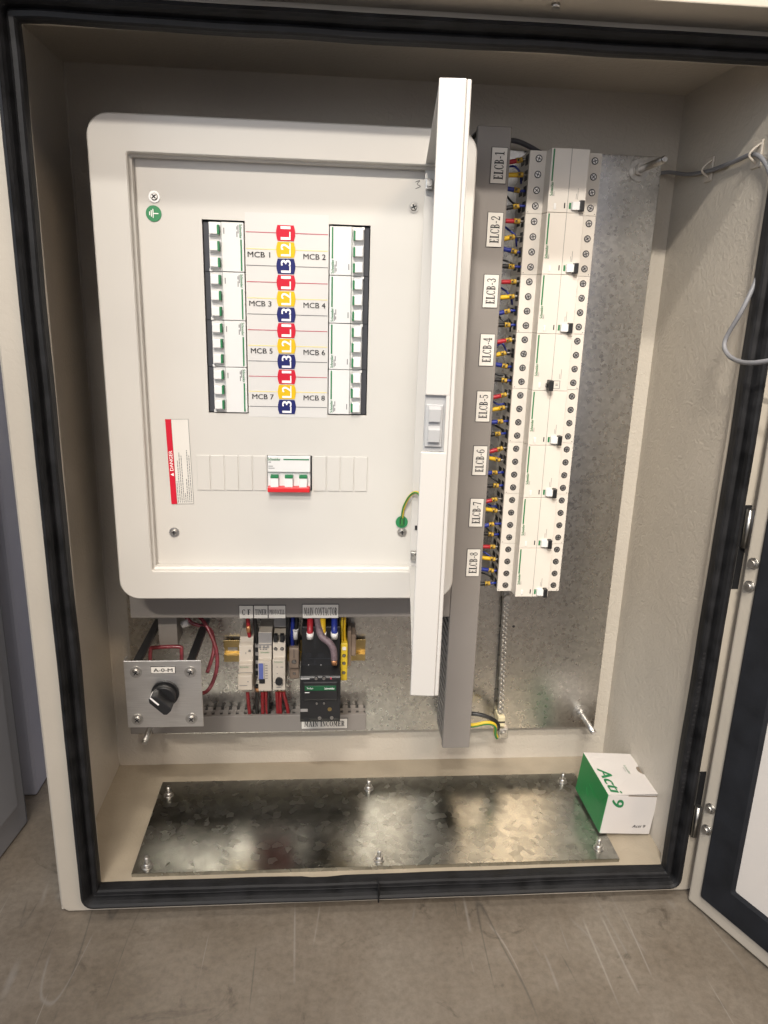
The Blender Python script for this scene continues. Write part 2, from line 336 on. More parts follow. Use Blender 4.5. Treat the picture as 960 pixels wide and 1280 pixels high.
# condensed serif lettering for the engraved plates
def _arc(cx, cy, rx, ry, a0, a1, tx, ty, n=12):
    out = []
    P = lambda a, q: (cx + (rx - q * tx) * math.cos(rad(a)), cy + (ry - q * ty) * math.sin(rad(a)))
    for i in range(n):
        b0 = a0 + (a1 - a0) * i / n; b1 = a0 + (a1 - a0) * (i + 1) / n
        out.append([P(b0, 0), P(b1, 0), P(b1, 1), P(b0, 1)])
    return out
def _r(x0, y0, x1, y1): return [(x0, y0), (x1, y0), (x1, y1), (x0, y1)]
S_ = 0.085; T_ = 0.16
SERIF = {
 'E': ([_r(.07, S_, .27, 1 - S_), _r(0, 0, .55, S_), _r(0, 1 - S_, .53, 1), _r(.24, .47, .42, .54), _r(.48, S_, .55, .24), _r(.46, .78, .53, 1 - S_), _r(.37, .40, .42, .47), _r(.37, .54, .42, .61)], .60),
 'L': ([_r(.07, S_, .27, 1 - S_), _r(0, 0, .55, S_), _r(0, 1 - S_, .33, 1), _r(.48, S_, .55, .28)], .58),
 'F': ([_r(.07, S_, .27, 1 - S_), _r(0, 0, .34, S_), _r(0, 1 - S_, .53, 1), _r(.24, .47, .42, .54), _r(.46, .76, .53, 1 - S_), _r(.37, .40, .42, .47), _r(.37, .54, .42, .61)], .57),
 'C': (_arc(.33, .5, .33, .5, 48, 312, .16, .07, 16) + [_r(.50, .70, .57, .97), _r(.50, .10, .55, .26)], .62),
 'B': ([_r(.07, S_, .27, 1 - S_), _r(0, 0, .27, S_), _r(0, 1 - S_, .27, 1), _r(.24, .49, .30, .55)] + _arc(.27, .745, .27, .255, -90, 90, .15, .07) + _arc(.27, .275, .32, .275, -90, 90, .16, .07), .63),
 '-': ([_r(.05, .34, .33, .44)], .38),
 '1': ([_r(.20, S_, .35, 1), _r(.05, 0, .50, S_), [(.04, .80), (.20, .90), (.20, 1.0), (.04, .87)]], .56),
 '2': (_arc(.27, .70, .26, .30, -25, 165, .14, .07) + [[(.50, .58), (.16, .14), (.02, .10), (.02, .02), (.38, .60)], _r(.02, 0, .53, .13), _r(.47, .13, .53, .26), _r(.02, .66, .13, .80)], .57),
 '3': (_arc(.25, .75, .25, .25, -75, 160, .14, .07) + _arc(.24, .28, .29, .28, -160, 75, .15, .07) + [_r(.18, .49, .32, .555), _r(.0, .14, .11, .27)], .56),
 '4': ([_r(.33, S_, .47, 1), _r(0, .24, .58, .32), [(.33, 1), (.0, .32), (.08, .32), (.36, .88)], _r(.24, 0, .57, S_)], .60),
 '5': ([_r(.07, .88, .50, 1), _r(.07, .50, .13, .88)] + _arc(.23, .31, .30, .31, -155, 125, .15, .07) + [_r(0, .12, .10, .24)], .57),
 '6': (_arc(.29, .30, .29, .30, 0, 360, .14, .07, 18) + _arc(.46, .40, .46, .60, 95, 172, .14, .07) + [_r(.40, .80, .52, .93)], .60),
 '7': ([_r(0, .87, .55, 1), [(.55, .90), (.31, 0), (.15, 0), (.44, .90)], _r(0, .70, .06, .87)], .57),
 '8': (_arc(.28, .76, .24, .24, 0, 360, .12, .07, 16) + _arc(.28, .28, .28, .28, 0, 360, .14, .07, 16), .58),
 'T': ([_r(.22, S_, .38, 1 - S_), _r(0, 1 - S_, .60, 1), _r(0, .76, .06, 1 - S_), _r(.54, .76, .60, 1 - S_), _r(.14, 0, .46, S_)], .63),
 'I': ([_r(.07, S_, .27, 1 - S_), _r(0, 0, .32, S_), _r(0, 1 - S_, .32, 1)], .36),
 'M': ([_r(.08, S_, .14, 1 - S_), _r(.58, S_, .73, 1 - S_), _r(0, 0, .22, S_), _r(.50, 0, .80, S_), _r(0, 1 - S_, .20, 1), _r(.62, 1 - S_, .80, 1), [(.08, 1), (.24, 1), (.45, .16), (.34, .16)], [(.34, .16), (.42, .16), (.66, 1), (.58, 1)]], .84),
 'A': ([[(.26, 1), (.36, 1), (.10, 0), (.03, 0)], [(.26, 1), (.40, 1), (.62, 0), (.45, 0)], _r(.13, .30, .46, .37), _r(-.03, 0, .20, S_), _r(.38, 0, .70, S_)], .70),
 'N': ([_r(.08, S_, .14, 1 - S_), _r(.50, 0, .56, 1 - S_), _r(0, 0, .22, S_), _r(.42, 1 - S_, .64, 1), [(.02, 1), (.20, 1), (.56, 0), (.44, 0)]], .68),
 'O': (_arc(.33, .5, .33, .5, 0, 360, .16, .07, 20), .69),
 'R': ([_r(.07, S_, .27, 1 - S_), _r(0, 0, .32, S_), _r(0, 1 - S_, .28, 1), _r(.24, .44, .30, .51)] + _arc(.28, .72, .29, .28, -90, 90, .16, .07) + [[(.30, .50), (.44, .47), (.64, 0), (.46, 0)]], .67),
 'P': ([_r(.07, S_, .27, 1 - S_), _r(0, 0, .34, S_), _r(0, 1 - S_, .28, 1), _r(.24, .40, .30, .47)] + _arc(.28, .70, .29, .30, -90, 90, .16, .07), .61),
 'H': ([_r(.07, S_, .27, 1 - S_), _r(.46, S_, .62, 1 - S_), _r(0, 0, .32, S_), _r(.38, 0, .70, S_), _r(0, 1 - S_, .32, 1), _r(.38, 1 - S_, .70, 1), _r(.24, .47, .46, .54)], .74),
 'Y': ([_r(.22, S_, .38, .46), _r(.14, 0, .46, S_), [(.02, 1), (.20, 1), (.38, .44), (.22, .44)], [(.50, 1), (.58, 1), (.36, .42), (.28, .42)]], .63),
 ' ': ([], .30),
}
def serif_text(body):
    V = []; F = []; x = 0.0
    for ch in body:
        polys, w = SERIF[ch]
        for p in polys:
            F.append(tuple(range(len(V), len(V) + len(p)))); V += [Vector((x + a, b, 0)) for a, b in p]
        x += w + 0.06
    return V, F
def lettering(body, cx, cz, y, height, width=None, rot=0.0, serif=False, bold=0.0, shear=0.0, fit='h'):
    """flat lettering facing -y, centred on (cx,cz); height of its box, optional exact width; rot in degrees (ccw seen from the front)"""
    V, F = serif_text(body) if serif else glyph_text(body, 0.0, shear)
    x0 = min(v.x for v in V); x1 = max(v.x for v in V); y0 = min(v.y for v in V); y1 = max(v.y for v in V)
    sy = height / (y1 - y0); sx = sy if width is None else width / (x1 - x0)
    c, s = math.cos(rad(rot)), math.sin(rad(rot))
    mb = MB(); vs = []
    for k, sh in enumerate((0.0, bold, -bold) if bold > 0 else (0.0,)):
        vs = []
        for v in V:
            a = (v.x + sh - (x0 + x1) / 2) * sx; b = (v.y - (y0 + y1) / 2) * sy
            vs.append(mb.bm.verts.new((cx + a * c - b * s, y - .00003 * k, cz + a * s + b * c)))
        for f in F:
            try: mb.bm.faces.new([vs[i] for i in f])
            except ValueError: pass
    return mb
def rrect(x0, x1, z0, z1, r, n=6):
    out = []
    for cx, cz, a in ((x1 - r, z1 - r, 0), (x0 + r, z1 - r, 90), (x0 + r, z0 + r, 180), (x1 - r, z0 + r, 270)):
        for i in range(n + 1):
            t = rad(a + 90.0 * i / n); out.append((cx + r * math.cos(t), cz + r * math.sin(t)))
    return out
def loop_y(pts, y): return [(a, y, b) for a, b in pts]
# ================================================================== setting
ZF = -0.5463
mb = MB(); mb.box(-3.5, 3.5, -4.0, 2.6, ZF - 0.05, ZF)
o = solo('floor', mb, 'concrete_floor', 'worn grey brown concrete floor with scratches under the enclosure', 'floor', (0, 0, ZF)); tag(o, kind='structure'); del o['category']
mb = MB(); mb.box(-3.5, 3.5, 2.6, 2.7, ZF, 3.2)
o = solo('wall', mb, 'room_wall', 'pale plastered wall far behind the enclosure', 'wall', (0, 2.6, ZF)); tag(o, kind='structure'); del o['category']

def neighbour(label, x1, y0, y1, h, rotz, mat, mat2, d=0.62):
    t = thing('steel_cabinet', label, 'cabinet', (x1, y1, ZF), (0, 0, rotz), 'neighbouring cabinets on the left', local=True)
    L = y1 - y0
    mb = MB(); mb.prism([(a, b) for a, b in [(-d, -L), (-0.003, -L), (0, -L + 0.003), (0, -0.003), (-0.003, 0), (-d, 0)]], 'z', 0.0, h, 0.004)
    part('cabinet_body', mb, mat, t)
    mb = MB(); mb.box(0.0015, 0.006, -L + 0.05, -0.03, 0.05, h - 0.05, 0.003); part('side_panel', mb, mat2, t)
    return t
neighbour('dark blue grey steel cabinet nearest the left edge, standing on the floor', -0.478, -0.02, 0.176, 1.15, rad(-6.8), 'neighbour_grey', 'neighbour_grey')
neighbour('pale lavender grey cabinet showing between the dark cabinet and the enclosure', -0.488, 0.235, 0.72, 1.30, 0.0, 'neighbour_pale', 'neighbour_pale')

# ================================================================== enclosure
XL, XR, ZB, ZT, YB = -0.364, 0.426, -0.507, 0.486, 0.2546
OL, OR, OB, OT = -0.3235, 0.4186, -0.5085, 0.4525
EL, ER, EB, ET = -0.372, 0.466, -0.5455, 0.4955
enc = thing('electrical_enclosure', 'large beige steel enclosure standing on the floor with its outer door open', 'enclosure', (0.04, 0.1, ZF))
mb = MB(); mb.box(EL + .002, ER - .002, YB, YB + .008, EB + .002, ET - .002); part('back_wall', mb, 'enclosure_paint', enc)
mb = MB(); mb.box(EL, XL, .003, YB, EB + .002, ET - .002); part('side_wall', mb, 'enclosure_paint', enc, 'left side wall of the enclosure')
mb = MB(); mb.box(XR, ER - .001, .003, YB, EB + .002, ET - .002); part('side_wall', mb, 'enclosure_paint', enc, 'right side wall with wrinkled paint')
mb = MB(); mb.box(XL, XR, .003, YB, ZT, ET - .001); part('top_wall', mb, 'enclosure_paint', enc)
mb = MB(); mb.box(XL, XR, .001, YB, EB + .001, ZB); part('bottom_wall', mb, 'enclosure_floor_shaded', enc)
# weld beads in the corners
def bead(pts, r=0.0022):
    P = []
    for (a, b) in zip(pts, pts[1:]):
        a = Vector(a); b = Vector(b); n = max(2, int((b - a).length / 0.012))
        for i in range(n): P.append(a.lerp(b, i / n) + Vector((random.uniform(-1, 1), random.uniform(-1, 1), random.uniform(-1, 1))) * 0.0007)
    P.append(Vector(pts[-1]))
    m = MB(); m.tube(P, r, 6, 1); return m
part('weld_bead', bead([(XL, YB, ZB), (XL, YB, ZT)]), 'enclosure_paint', enc)
# front flange: ring with rounded outside corners
N = 6
outer = rrect(EL, ER, EB, ET, 0.012, N); inner = rrect(OL, OR, OB, OT, 0.001, N)
oin = rrect(EL + .003, ER - .003, EB + .003, ET - .003, 0.010, N)
mb = MB(); mb.loops([loop_y(outer, .012), loop_y(outer, .002), loop_y(oin, -.001), loop_y(inner, -.001), loop_y(inner, .014), loop_y(rrect(OL - .0025, OR + .0025, OB - .0025, OT + .0025, .002, N), .014)], smooth=False)
part('front_flange', mb, 'flange_paint', enc)
mb = MB(); mb.box(EL + .001, ER - .001, -.0575, -.0012, .4782, .4950, .0012); part('rain_hood', mb, 'flange_paint', enc)
mb = MB(); mb.cyl((.165, -.036, .4781), (.165, -.036, .4750), .004, 12); part('rivet', mb, 'screw_steel', enc)
# rubber door seal around the opening
prof = [(-.0022, .006), (-.0030, -.002), (-.0028, -.0080), (-.0012, -.0106), (.0030, -.0108), (.0034, -.0116), (.0040, -.0106), (.0052, -.0092), (.0058, -.0078), (.0064, -.0098), (.0072, -.0146), (.0090, -.0190), (.0110, -.0212), (.0114, -.0220), (.0120, -.0214), (.0142, -.0206), (.0160, -.0180), (.0172, -.0136), (.0176, -.0080), (.0172, -.0012)]
random.seed(3)
def seal_loop(n, y, k):
    pts = []; r = max(.0012, n * 0.98)
    cor = [(OR, OT), (OL, OT), (OL, OB), (OR, OB)]
    base = rrect(OL - n, OR + n, OB - n, OT + n, r, 5)
    out = []
    for c in range(4):
        arc = base[c * 6:(c + 1) * 6]; out += arc
        a = arc[-1]; b = base[((c + 1) * 6) % 24]
        for i in range(1, 36):
            t = i / 36; x = a[0] + (b[0] - a[0]) * t; z = a[1] + (b[1] - a[1]) * t
            u = i * 0.35 + c * 9
            w = 0.00016 * math.sin(u * 1.7) + 0.00012 * math.sin(u * 3.1 + 1) + .0003 * math.sin(u * 0.6)
            if n < 0.004: w *= 2.0
            dx, dz = [(0, 1), (-1, 0), (0, -1), (1, 0)][c]
            out.append((x + dx * w, z + dz * w))
    return [(a, y, b) for a, b in out]
mb = MB(); mb.loops([seal_loop(n, y, i) for i, (n, y) in enumerate(prof)], smooth=False)
gk = part('door_seal', mb, 'black_rubber', enc)
mb = MB(); mb.box(.0305, .0325, -.0226, -.001, OB - .0180, OB + .0032, .0005); part('seal_joint', mb, 'black_rubber', gk)
random.seed(11)
for k in range(34):
    z = -.40 + k * .0065
    if random.random() < .72:
        mb = MB(); mb.box(OR - .0008, OR + .0022, -.0113, -.0104, z, z + .0022); part('seal_tooth', mb, 'black_plastic', gk)
# hinges in the right flange
def hinge(z):
    mb = MB(); mb.box(.4425, .4535, -.0016, -.0012, z - .052, z + .052); h = part('hinge', mb, 'black_plastic', enc)
    mb = MB(); mb.cyl((.4495, -.006, z + .002), (.4495, -.006, z + .048), .0042, 14); part('hinge_barrel', mb, 'hinge_steel', h)
    mb = MB(); mb.box(.4425, .4440, -.004, -.0016, z - .050, z + .002); part('hinge_leaf', mb, 'hinge_steel', h)
hinge(-.052)
def hinge2(z):
    mb = MB(); mb.box(.4425, .4535, -.0016, -.0012, z - .052, z + .045); h = part('hinge', mb, 'black_plastic', enc)
    mb = MB(); mb.cyl((.4480, -.006, z - .050), (.4480, -.006, z - .004), .0042, 14); part('hinge_barrel', mb, 'hinge_steel', h)
    mb = MB(); mb.box(.4425, .4440, -.004, -.0016, z - .004, z + .044); part('hinge_leaf', mb, 'hinge_steel', h)
hinge2(-.402)
# outer door, swung wide open on the right
ang = math.atan2(-.916, .401)
door = thing('x', '', '', (0, 0, 0)); bpy.data.objects.remove(door)
mb = MB(); mb.box(-.002, .80, 0.0, .024, EB + .0025, ET, .0035, 3)
dme = mb.mesh('outer_door', 'flange_paint')
door = bpy.data.objects.new('outer_door', dme); COL.objects.link(door); door.parent = enc
door.location = Vector((.4472, -.0196, 0)) - OFF[enc.name]; door.rotation_euler = (0, 0, ang); OFF[door.name] = Vector((0, 0, 0))
s0, s1, g = .0178, .7820, .0432; z0, z1 = -.5200, .4700
A = rrect(s0, s1, z0, z1, .003, 2); A2 = rrect(s0 + .003, s1 - .003, z0 + .003, z1 - .003, .003, 2)
B2 = rrect(s0 + g - .003, s1 - g + .003, z0 + g - .003, z1 - g + .003, .003, 2); B_ = rrect(s0 + g, s1 - g, z0 + g, z1 - g, .003, 2)
mb = MB(); mb.loops([loop_y(A, -.0002), loop_y(A, -.003), loop_y(A2, -.006), loop_y(B2, -.006), loop_y(B_, -.003), loop_y(B_, -.0002)], smooth=False)
part('door_gasket', mb, 'door_gasket_foam', door)
mb = MB(); mb.box(s0 + g + .0002, s1 - g - .0002, -.0012, -.0002, z0 + g + .0002, z1 - g - .0002); part('inner_panel', mb, 'door_inner_panel', door)
for bz in (-.0619, -.0901, -.3921, -.4241):
    mb = MB(); mb.cyl((.0092, 0, bz), (.0092, -.0016, bz), .0068, 18); mb.cyl((.0092, -.0016, bz), (.0092, -.0060, bz), .0048, 6)
    part('hinge_bolt', mb, 'screw_steel', door)

# ================================================================== mounting plate
YP = 0.2318
mp = thing('mounting_plate', 'galvanised steel back plate carrying all the devices inside the enclosure', 'mounting plate', (0.034, YP, -.4375))
mb = MB(); mb.box(-.328, .3962, YP, YP + .002, -.4375, .407, .0006, 1); part('plate_sheet', mb, 'galvanised_plate', mp)
mb = MB(); mb.cyl((.2498, YP - .0003, -.2593), (.2498, YP + .0005, -.2593), .0022, 10); part('drilled_hole', mb, 'ink_black', mp)
for sx, sz, yt in ((.3654, .3897, .152), (.3714, -.4096, .172), (-.299, -.4096, .165)):
    mb = MB(); mb.cyl((sx, YB, sz), (sx, yt + .002, sz), .0044, 16); mb.cyl((sx, yt + .002, sz), (sx, yt, sz), .0044, 16, .0030); s = part('mounting_stud', mb, 'screw_steel', mp)
    mb = MB(); mb.cyl((sx, YP - .0004, sz), (sx, YP - .0020, sz), .0135, 24); part('washer', mb, 'screw_steel', s)
    mb = MB(); mb.cyl((sx, YP - .0022, sz), (sx, YP - .0085, sz), .0078, 6); part('nut', mb, 'screw_steel', s)

# ================================================================== trunking
def name_plate(parent, x0, x1, z0, z1, y, text, rot=0, serif=True, pad=(.12, .22), label=None, bold=0.0, tilt=0.0):
    mb = MB(); mb.box(x0 - .0006, x1 + .0006, y - .0009, y, z0 - .0006, z1 + .0006); p = part('name_plate', mb, 'ink_black', parent, label)
    mb = MB(); mb.box(x0, x1, y - .0014, y - .0009, z0, z1); part('plate_face', mb, 'label_plate_white', p)
    w, h = x1 - x0, z1 - z0
    if rot: w, h = h, w
    part('engraved_text', lettering(text, (x0 + x1) / 2, (z0 + z1) / 2, y - .0016, h * (1 - 2 * pad[1]), w * (1 - 2 * pad[0]), rot, serif, bold), 'ink_black', p)
    return p
YT = .160
vt = thing('cable_trunking', 'vertical grey plastic cable trunking carrying the eight ELCB labels', 'cable trunking', (.157, YP, -.4235), group='grey plastic cable trunking')
mb = MB(); mb.box(.1365, .1775, YT, YT + .010, -.4235, .4185, .0012); part('trunking_lid', mb, 'trunking_grey', vt)
mb = MB(); mb.box(.1385, .1755, YP - .003, YP - .0004, -.4225, .4175); mb.box(.1735, .1755, YT + .010, YP - .003, -.4225, .4175); mb.box(.1385, .1755, YT + .010, YP - .003, .4155, .4175)
part('trunking_base', mb, 'trunking_grey', vt)
mb = MB(); mb.box(.1560, .1570, YT + .012, YP - .004, -.418, .414); part('trunking_core', mb, 'trunking_inside', vt)
fm = MB(); fm.box(.1385, .1400, YT + .010, YP - .003, 0, .0072); fme = fm.mesh('trunking_finger', 'trunking_grey', OFF[vt.name])
for k in range(68):
    inst('trunking_finger', fme, vt, (0, 0, -.4225 + k * .0123))
for n in range(8):
    zc = .3754 - n * .0721
    name_plate(vt, .1550 + n * .0001, .1735, zc - .0196, zc + .0196, YT, 'ELCB-%d' % (n + 1), 90, True, (.11, .19), 'white plate engraved ELCB-%d' % (n + 1))
ht = thing('cable_trunking', 'horizontal grey trunking just under the white distribution board, with four name plates', 'cable trunking', (-.09, YP, -.2115), group='grey plastic cable trunking')
mb = MB(); mb.box(-.3045, .1363, YT + .001, YT + .010, -.2115, -.163, .0012); part('trunking_lid', mb, 'trunking_grey', ht)
mb = MB(); mb.box(-.3025, .1363, YT + .010, YP - .0004, -.1665, -.165); mb.box(-.3025, -.301, YT + .010, YP - .0004, -.2100, -.1665); mb.box(-.301, .1363, YP - .003, YP - .0004, -.2100, -.1665)
part('trunking_base', mb, 'trunking_grey', ht)
yl = YT + .001
name_plate(ht, -.1572, -.1386, -.2116, -.1930, yl, 'C F', 0, True, (.2, .28), 'white plate engraved C F')
name_plate(ht, -.1372, -.1186, -.2116, -.1930, yl, 'TIMER', 0, True, (.08, .28), 'white plate engraved TIMER')
name_plate(ht, -.1172, -.0942, -.2116, -.1930, yl, 'PHOTOCELL', 0, True, (.05, .31), 'white plate engraved PHOTOCELL')
name_plate(ht, -.0705, -.0210, -.2116, -.1916, yl, 'MAIN CONTACTOR', 0, True, (.04, .21), 'white plate engraved MAIN CONTACTOR')
lt = thing('cable_trunking', 'low horizontal grey trunking near the bottom of the back plate', 'cable trunking', (-.15, YP, -.4165), group='grey plastic cable trunking')
mb = MB(); mb.box(-.3272, .0245, .200, .206, -.4165, -.3885, .0010); part('trunking_lid', mb, 'trunking_grey', lt)
mb = MB(); mb.box(-.3262, .0235, .206, YP - .0004, -.4155, -.3935); part('trunking_base', mb, 'trunking_inside', lt)
fm = MB(); fm.box(0, .0075, .206, YP - .0006, -.3932, -.3905); fme = fm.mesh('trunking_finger', 'trunking_grey', OFF[lt.name])
fm = MB(); fm.box(0, .0121, .2165, .2205, -.3932, -.3902); fme2 = fm.mesh('trunking_rib', 'trunking_grey', OFF[lt.name])
for k in range(29):
    inst('trunking_finger', fme, lt, (-.3255 + k * .0121, 0, 0)); inst('trunking_rib', fme2, lt, (-.3255 + k * .0121 - .002, 0, .0002))
name_plate(lt, -.0736, -.0046, -.4110, -.3950, .200, 'MAIN INCOMER', 0, True, (.06, .22), 'white plate engraved MAIN INCOMER')
st = thing('cable_trunking', 'short vertical trunking stub behind the selector switch bracket', 'cable trunking', (-.262, YP, -.275), group='grey plastic cable trunking')
mb = MB(); mb.box(-.276, -.2495, .192, .200, -.272, -.2118, .001); part('trunking_lid', mb, 'trunking_grey', st)
mb = MB(); mb.box(-.2745, -.251, .200, YP - .0004, -.271, -.2118); part('trunking_base', mb, 'trunking_grey', st)
# ================================================================== distribution board
YF, YC = .0907, .1107
db = thing('distribution_board', 'white distribution board with rounded trim frame and its narrow door swung open', 'distribution board', (-.085, YP, -.1541))
FX0, FX1, FZ0, FZ1 = -.2955, .1246, -.1541, .3985
RX0, RX1, RZ0, RZ1 = -.2548, .0840, -.1165, .3606
o1 = rrect(FX0, FX1, FZ0, FZ1, .024, 12); o2 = rrect(FX0 + .0015, FX1 - .0015, FZ0 + .0015, FZ1 - .0015, .0225, 12)
i1 = rrect(RX0 - .0012, RX1 + .0012, RZ0 - .0012, RZ1 + .0012, .0034, 12); i2 = rrect(RX0, RX1, RZ0, RZ1, .0022, 12); i3 = rrect(RX0 + .0025, RX1 - .0025, RZ0 + .0025, RZ1 - .0025, .002, 12)
mb = MB(); mb.loops([loop_y(o1, YF + .013), loop_y(o1, YF + .0015), loop_y(o2, YF), loop_y(i1, YF), loop_y(i2, YF + .0015), loop_y(i2, YF + .0080), loop_y(i3, YF + .0100), loop_y(i3, YC - .0006)], smooth=False)
tf = part('trim_frame', mb, 'board_paint', db)
mb = MB(); mb.box(-.272, .100, YC + .022, YP - .0006, -.132, .377); part('board_box', mb, 'board_paint', db)
# recessed cover with three cut-outs
AX0, AX1, BX0, BX1, MZ0, MZ1 = -.1812, -.1335, -.0382, .0095, .0796, .2982
SX0, SX1, SZ0, SZ1 = -.1122, -.0568, -.0168, .0286
CX0, CX1, CZ0, CZ1 = RX0 + .0004, RX1 - .0004, RZ0 + .0004, RZ1 - .0004
mb = MB()
for (a, b, c, d) in ((CX0, CX1, MZ1, CZ1), (CX0, AX0, MZ0, MZ1), (AX1, BX0, MZ0, MZ1), (BX1, CX1, MZ0, MZ1), (CX0, CX1, SZ1, MZ0), (CX0, SX0, SZ0, SZ1), (SX1, CX1, SZ0, SZ1), (CX0, CX1, CZ0, SZ0)):
    mb.poly([(a, YC, c), (b, YC, c), (b, YC, d), (a, YC, d)])
for (a, b, c, d) in ((AX0, AX1, MZ0, MZ1), (BX0, BX1, MZ0, MZ1), (SX0, SX1, SZ0, SZ1)):
    P = [(a, c), (b, c), (b, d), (a, d)]
    mb.loops([[(x, YC, z) for x, z in P], [(x, YC + .004, z) for x, z in P]], smooth=False)
part('cover_plate', mb, 'board_paint', db)
mb = MB()
for (a, b, c, d) in ((AX0, AX1, MZ0, MZ1), (BX0, BX1, MZ0, MZ1), (SX0, SX1, SZ0, SZ1)): mb.box(a - .002, b + .002, YC + .018, YC + .020, c - .002, d + .002)
part('board_cavity', mb, 'dark_gap', db)
def panel_screw(x, z, y, parent, r=.0062):
    mb = MB(); mb.cyl((x, y - .0002, z), (x, y - .0012, z), r, 20); mb.cyl((x, y - .0012, z), (x, y - .0034, z), r * .66, 16, r * .5); s = part('screw', mb, 'screw_steel', parent)
    mb = MB(); a = random.uniform(0, 90)
    for q in (0, 90):
        c, d = math.cos(rad(a + q)), math.sin(rad(a + q)); w = .0007; l = r * .45
        mb.poly([(x + c * l - d * w, y - .0036, z + d * l + c * w), (x - c * l - d * w, y - .0036, z - d * l + c * w), (x - c * l + d * w, y - .0036, z - d * l - c * w), (x + c * l + d * w, y - .0036, z + d * l - c * w)])
    part('screw_slot', mb, 'ink_black', s)
    return s
for x, z in ((-.2322, .3196), (.0582, .3196), (-.2292, -.0715), (.0587, -.0700)): panel_screw(x, z, YC, db)
# white printed strip between the two breaker columns
mb = MB(); mb.poly([(AX1 + .0004, YC - .0003, .0760), (BX0 - .0004, YC - .0003, .0760), (BX0 - .0004, YC - .0003, .3075), (AX1 + .0004, YC - .0003, .3075)])
strip = part('printed_strip', mb, 'label_strip_white', db)
for k in range(12):
    z = .2866 - k * .0180; c = k % 3
    mb = MB(); mb.box(AX1 + .001, BX0 - .001, YC - .0006, YC - .0004, z - .00042, z + .00042); part('phase_line', mb, ('ink_red', 'ink_yellow', 'ink_grey')[c], strip)
    n = 6; xc = -.0874; hw, hh, bul = .0092, .0084, .0017
    P = [(xc - hw, z - hh), (xc + hw, z - hh)] + [(xc + hw + bul * math.sin(math.pi * i / n), z - hh + 2 * hh * i / n) for i in range(1, n)] + [(xc + hw, z + hh), (xc - hw, z + hh)] + [(xc - hw - bul * math.sin(math.pi * i / n), z + hh - 2 * hh * i / n) for i in range(1, n)]
    mb = MB(); mb.prism(P, 'y', YC - .0011, YC - .0003); s = part('phase_sticker', mb, ('sticker_red', 'sticker_yellow', 'sticker_navy')[c], db, ('red', 'yellow', 'navy')[c] + ' sticker reading L%d' % (c + 1))
    part('sticker_text', lettering('L%d' % (c + 1), xc, z, YC - .0013, .0112, .0134, 90, False, .03), 'ink_white', s)
for k in range(4):
    z = .2625 - k * .054
    part('printed_text', lettering('MCB %d' % (2 * k + 1), -.1180 + k * .0007, z, YC - .0009, .0060, .0255, 0, False, .008), 'ink_black', strip)
    part('printed_text', lettering('MCB %d' % (2 * k + 2), -.0545, z - .0004, YC - .0009, .0060, .0255, 0, False, .008), 'ink_black', strip)
# danger label, turned on its side
dl = bpy.data.objects.new('danger_label', None)
mb = MB(); mb.box(-.0137, .0137, -.0003, 0, -.0530, .0530); dme = mb.mesh('danger_label', 'ink_grey')
dl = bpy.data.objects.new('danger_label', dme); COL.objects.link(dl); dl.parent = db; dl['label'] = 'sideways warning label with a red DANGER band'
dl.location = Vector((-.2183, YC - .0002, .0184)) - OFF[db.name]; dl.rotation_euler = (0, rad(-1.3), 0); OFF[dl.name] = Vector((0, 0, 0))
mb = MB(); mb.box(-.0065, .0133, -.0006, -.0003, -.0526, .0526); part('label_face', mb, 'label_plate_white', dl)
mb = MB(); mb.box(-.0137, -.0068, -.0006, -.0003, -.0530, .0530); part('red_band', mb, 'sticker_red', dl)
part('warning_text', lettering('DANGER', -.0102, .0020, -.0008, .0042, .0250, 90, False, .012), 'ink_white', dl)
mb = MB(); mb.poly([(-.0083, -.0008, -.0172), (-.0083, -.0008, -.0132), (-.0121, -.0008, -.0152)]); part('warning_triangle', mb, 'ink_white', dl)
random.seed(5); mb = MB()
for i, L in enumerate((.028, .053, .063, .060, .012, .030, .066, .060)):
    x = -.0050 + i * .00235; z = -.0510; end = -.0510 + L
    while z < end:
        w = random.uniform(.0014, .0042); mb.poly([(x - .00045, -.0008, z), (x + .00045, -.0008, z), (x + .00045, -.0008, min(z + w, end)), (x - .00045, -.0008, min(z + w, end))]); z += w + .0007
part('small_print', mb, 'ink_grey', dl)
# earth sticker and ink squiggle
def earth_disc(x, z, r, parent, rot=90):
    mb = MB(); mb.cyl((x, YC - .0002, z), (x, YC - .0008, z), r, 28); s = part('earth_sticker', mb, 'sticker_green', parent)
    c, d = math.cos(rad(rot)), math.sin(rad(rot)); mb = MB()
    def bar(a0, b0, a1, b1):
        mb.poly([(x + p * c - q * d, YC - .001, z + p * d + q * c) for p, q in ((a0 * r, b0 * r), (a1 * r, b0 * r), (a1 * r, b1 * r), (a0 * r, b1 * r))])
    bar(-.06, -.02, .06, .62); bar(-.55, -.12, .55, -.01); bar(-.40, -.34, .40, -.23); bar(-.22, -.56, .22, -.45)
    part('earth_symbol', mb, 'ink_white', s)
earth_disc(-.2338, .3021, .0086, db, -90)
mb = MB(); mb.tube([(.0590, YC - .0003, .3460), (.0640, YC - .0003, .3478), (.0612, YC - .0003, .3440), (.0650, YC - .0003, .3418), (.0595, YC - .0003, .3392)], .00028, 5, 5); part('pencil_squiggle', mb, 'ink_black', db)
# blanking plates left and right of the main switch
for i in range(5):
    a = -.1985 + i * .01715; mb = MB(); mb.box(a + .0006, a + .0164, YC - .0011, YC - .0001, -.0165, .0278, .0005, 2); part('blanking_plate', mb, 'board_paint', db)
for i in range(4):
    a = -.0556 + i * .0171; mb = MB(); mb.box(a + .0006, a + .0163, YC - .0011, YC - .0001, -.0163, .0280, .0005, 2); part('blanking_plate', mb, 'board_paint', db)
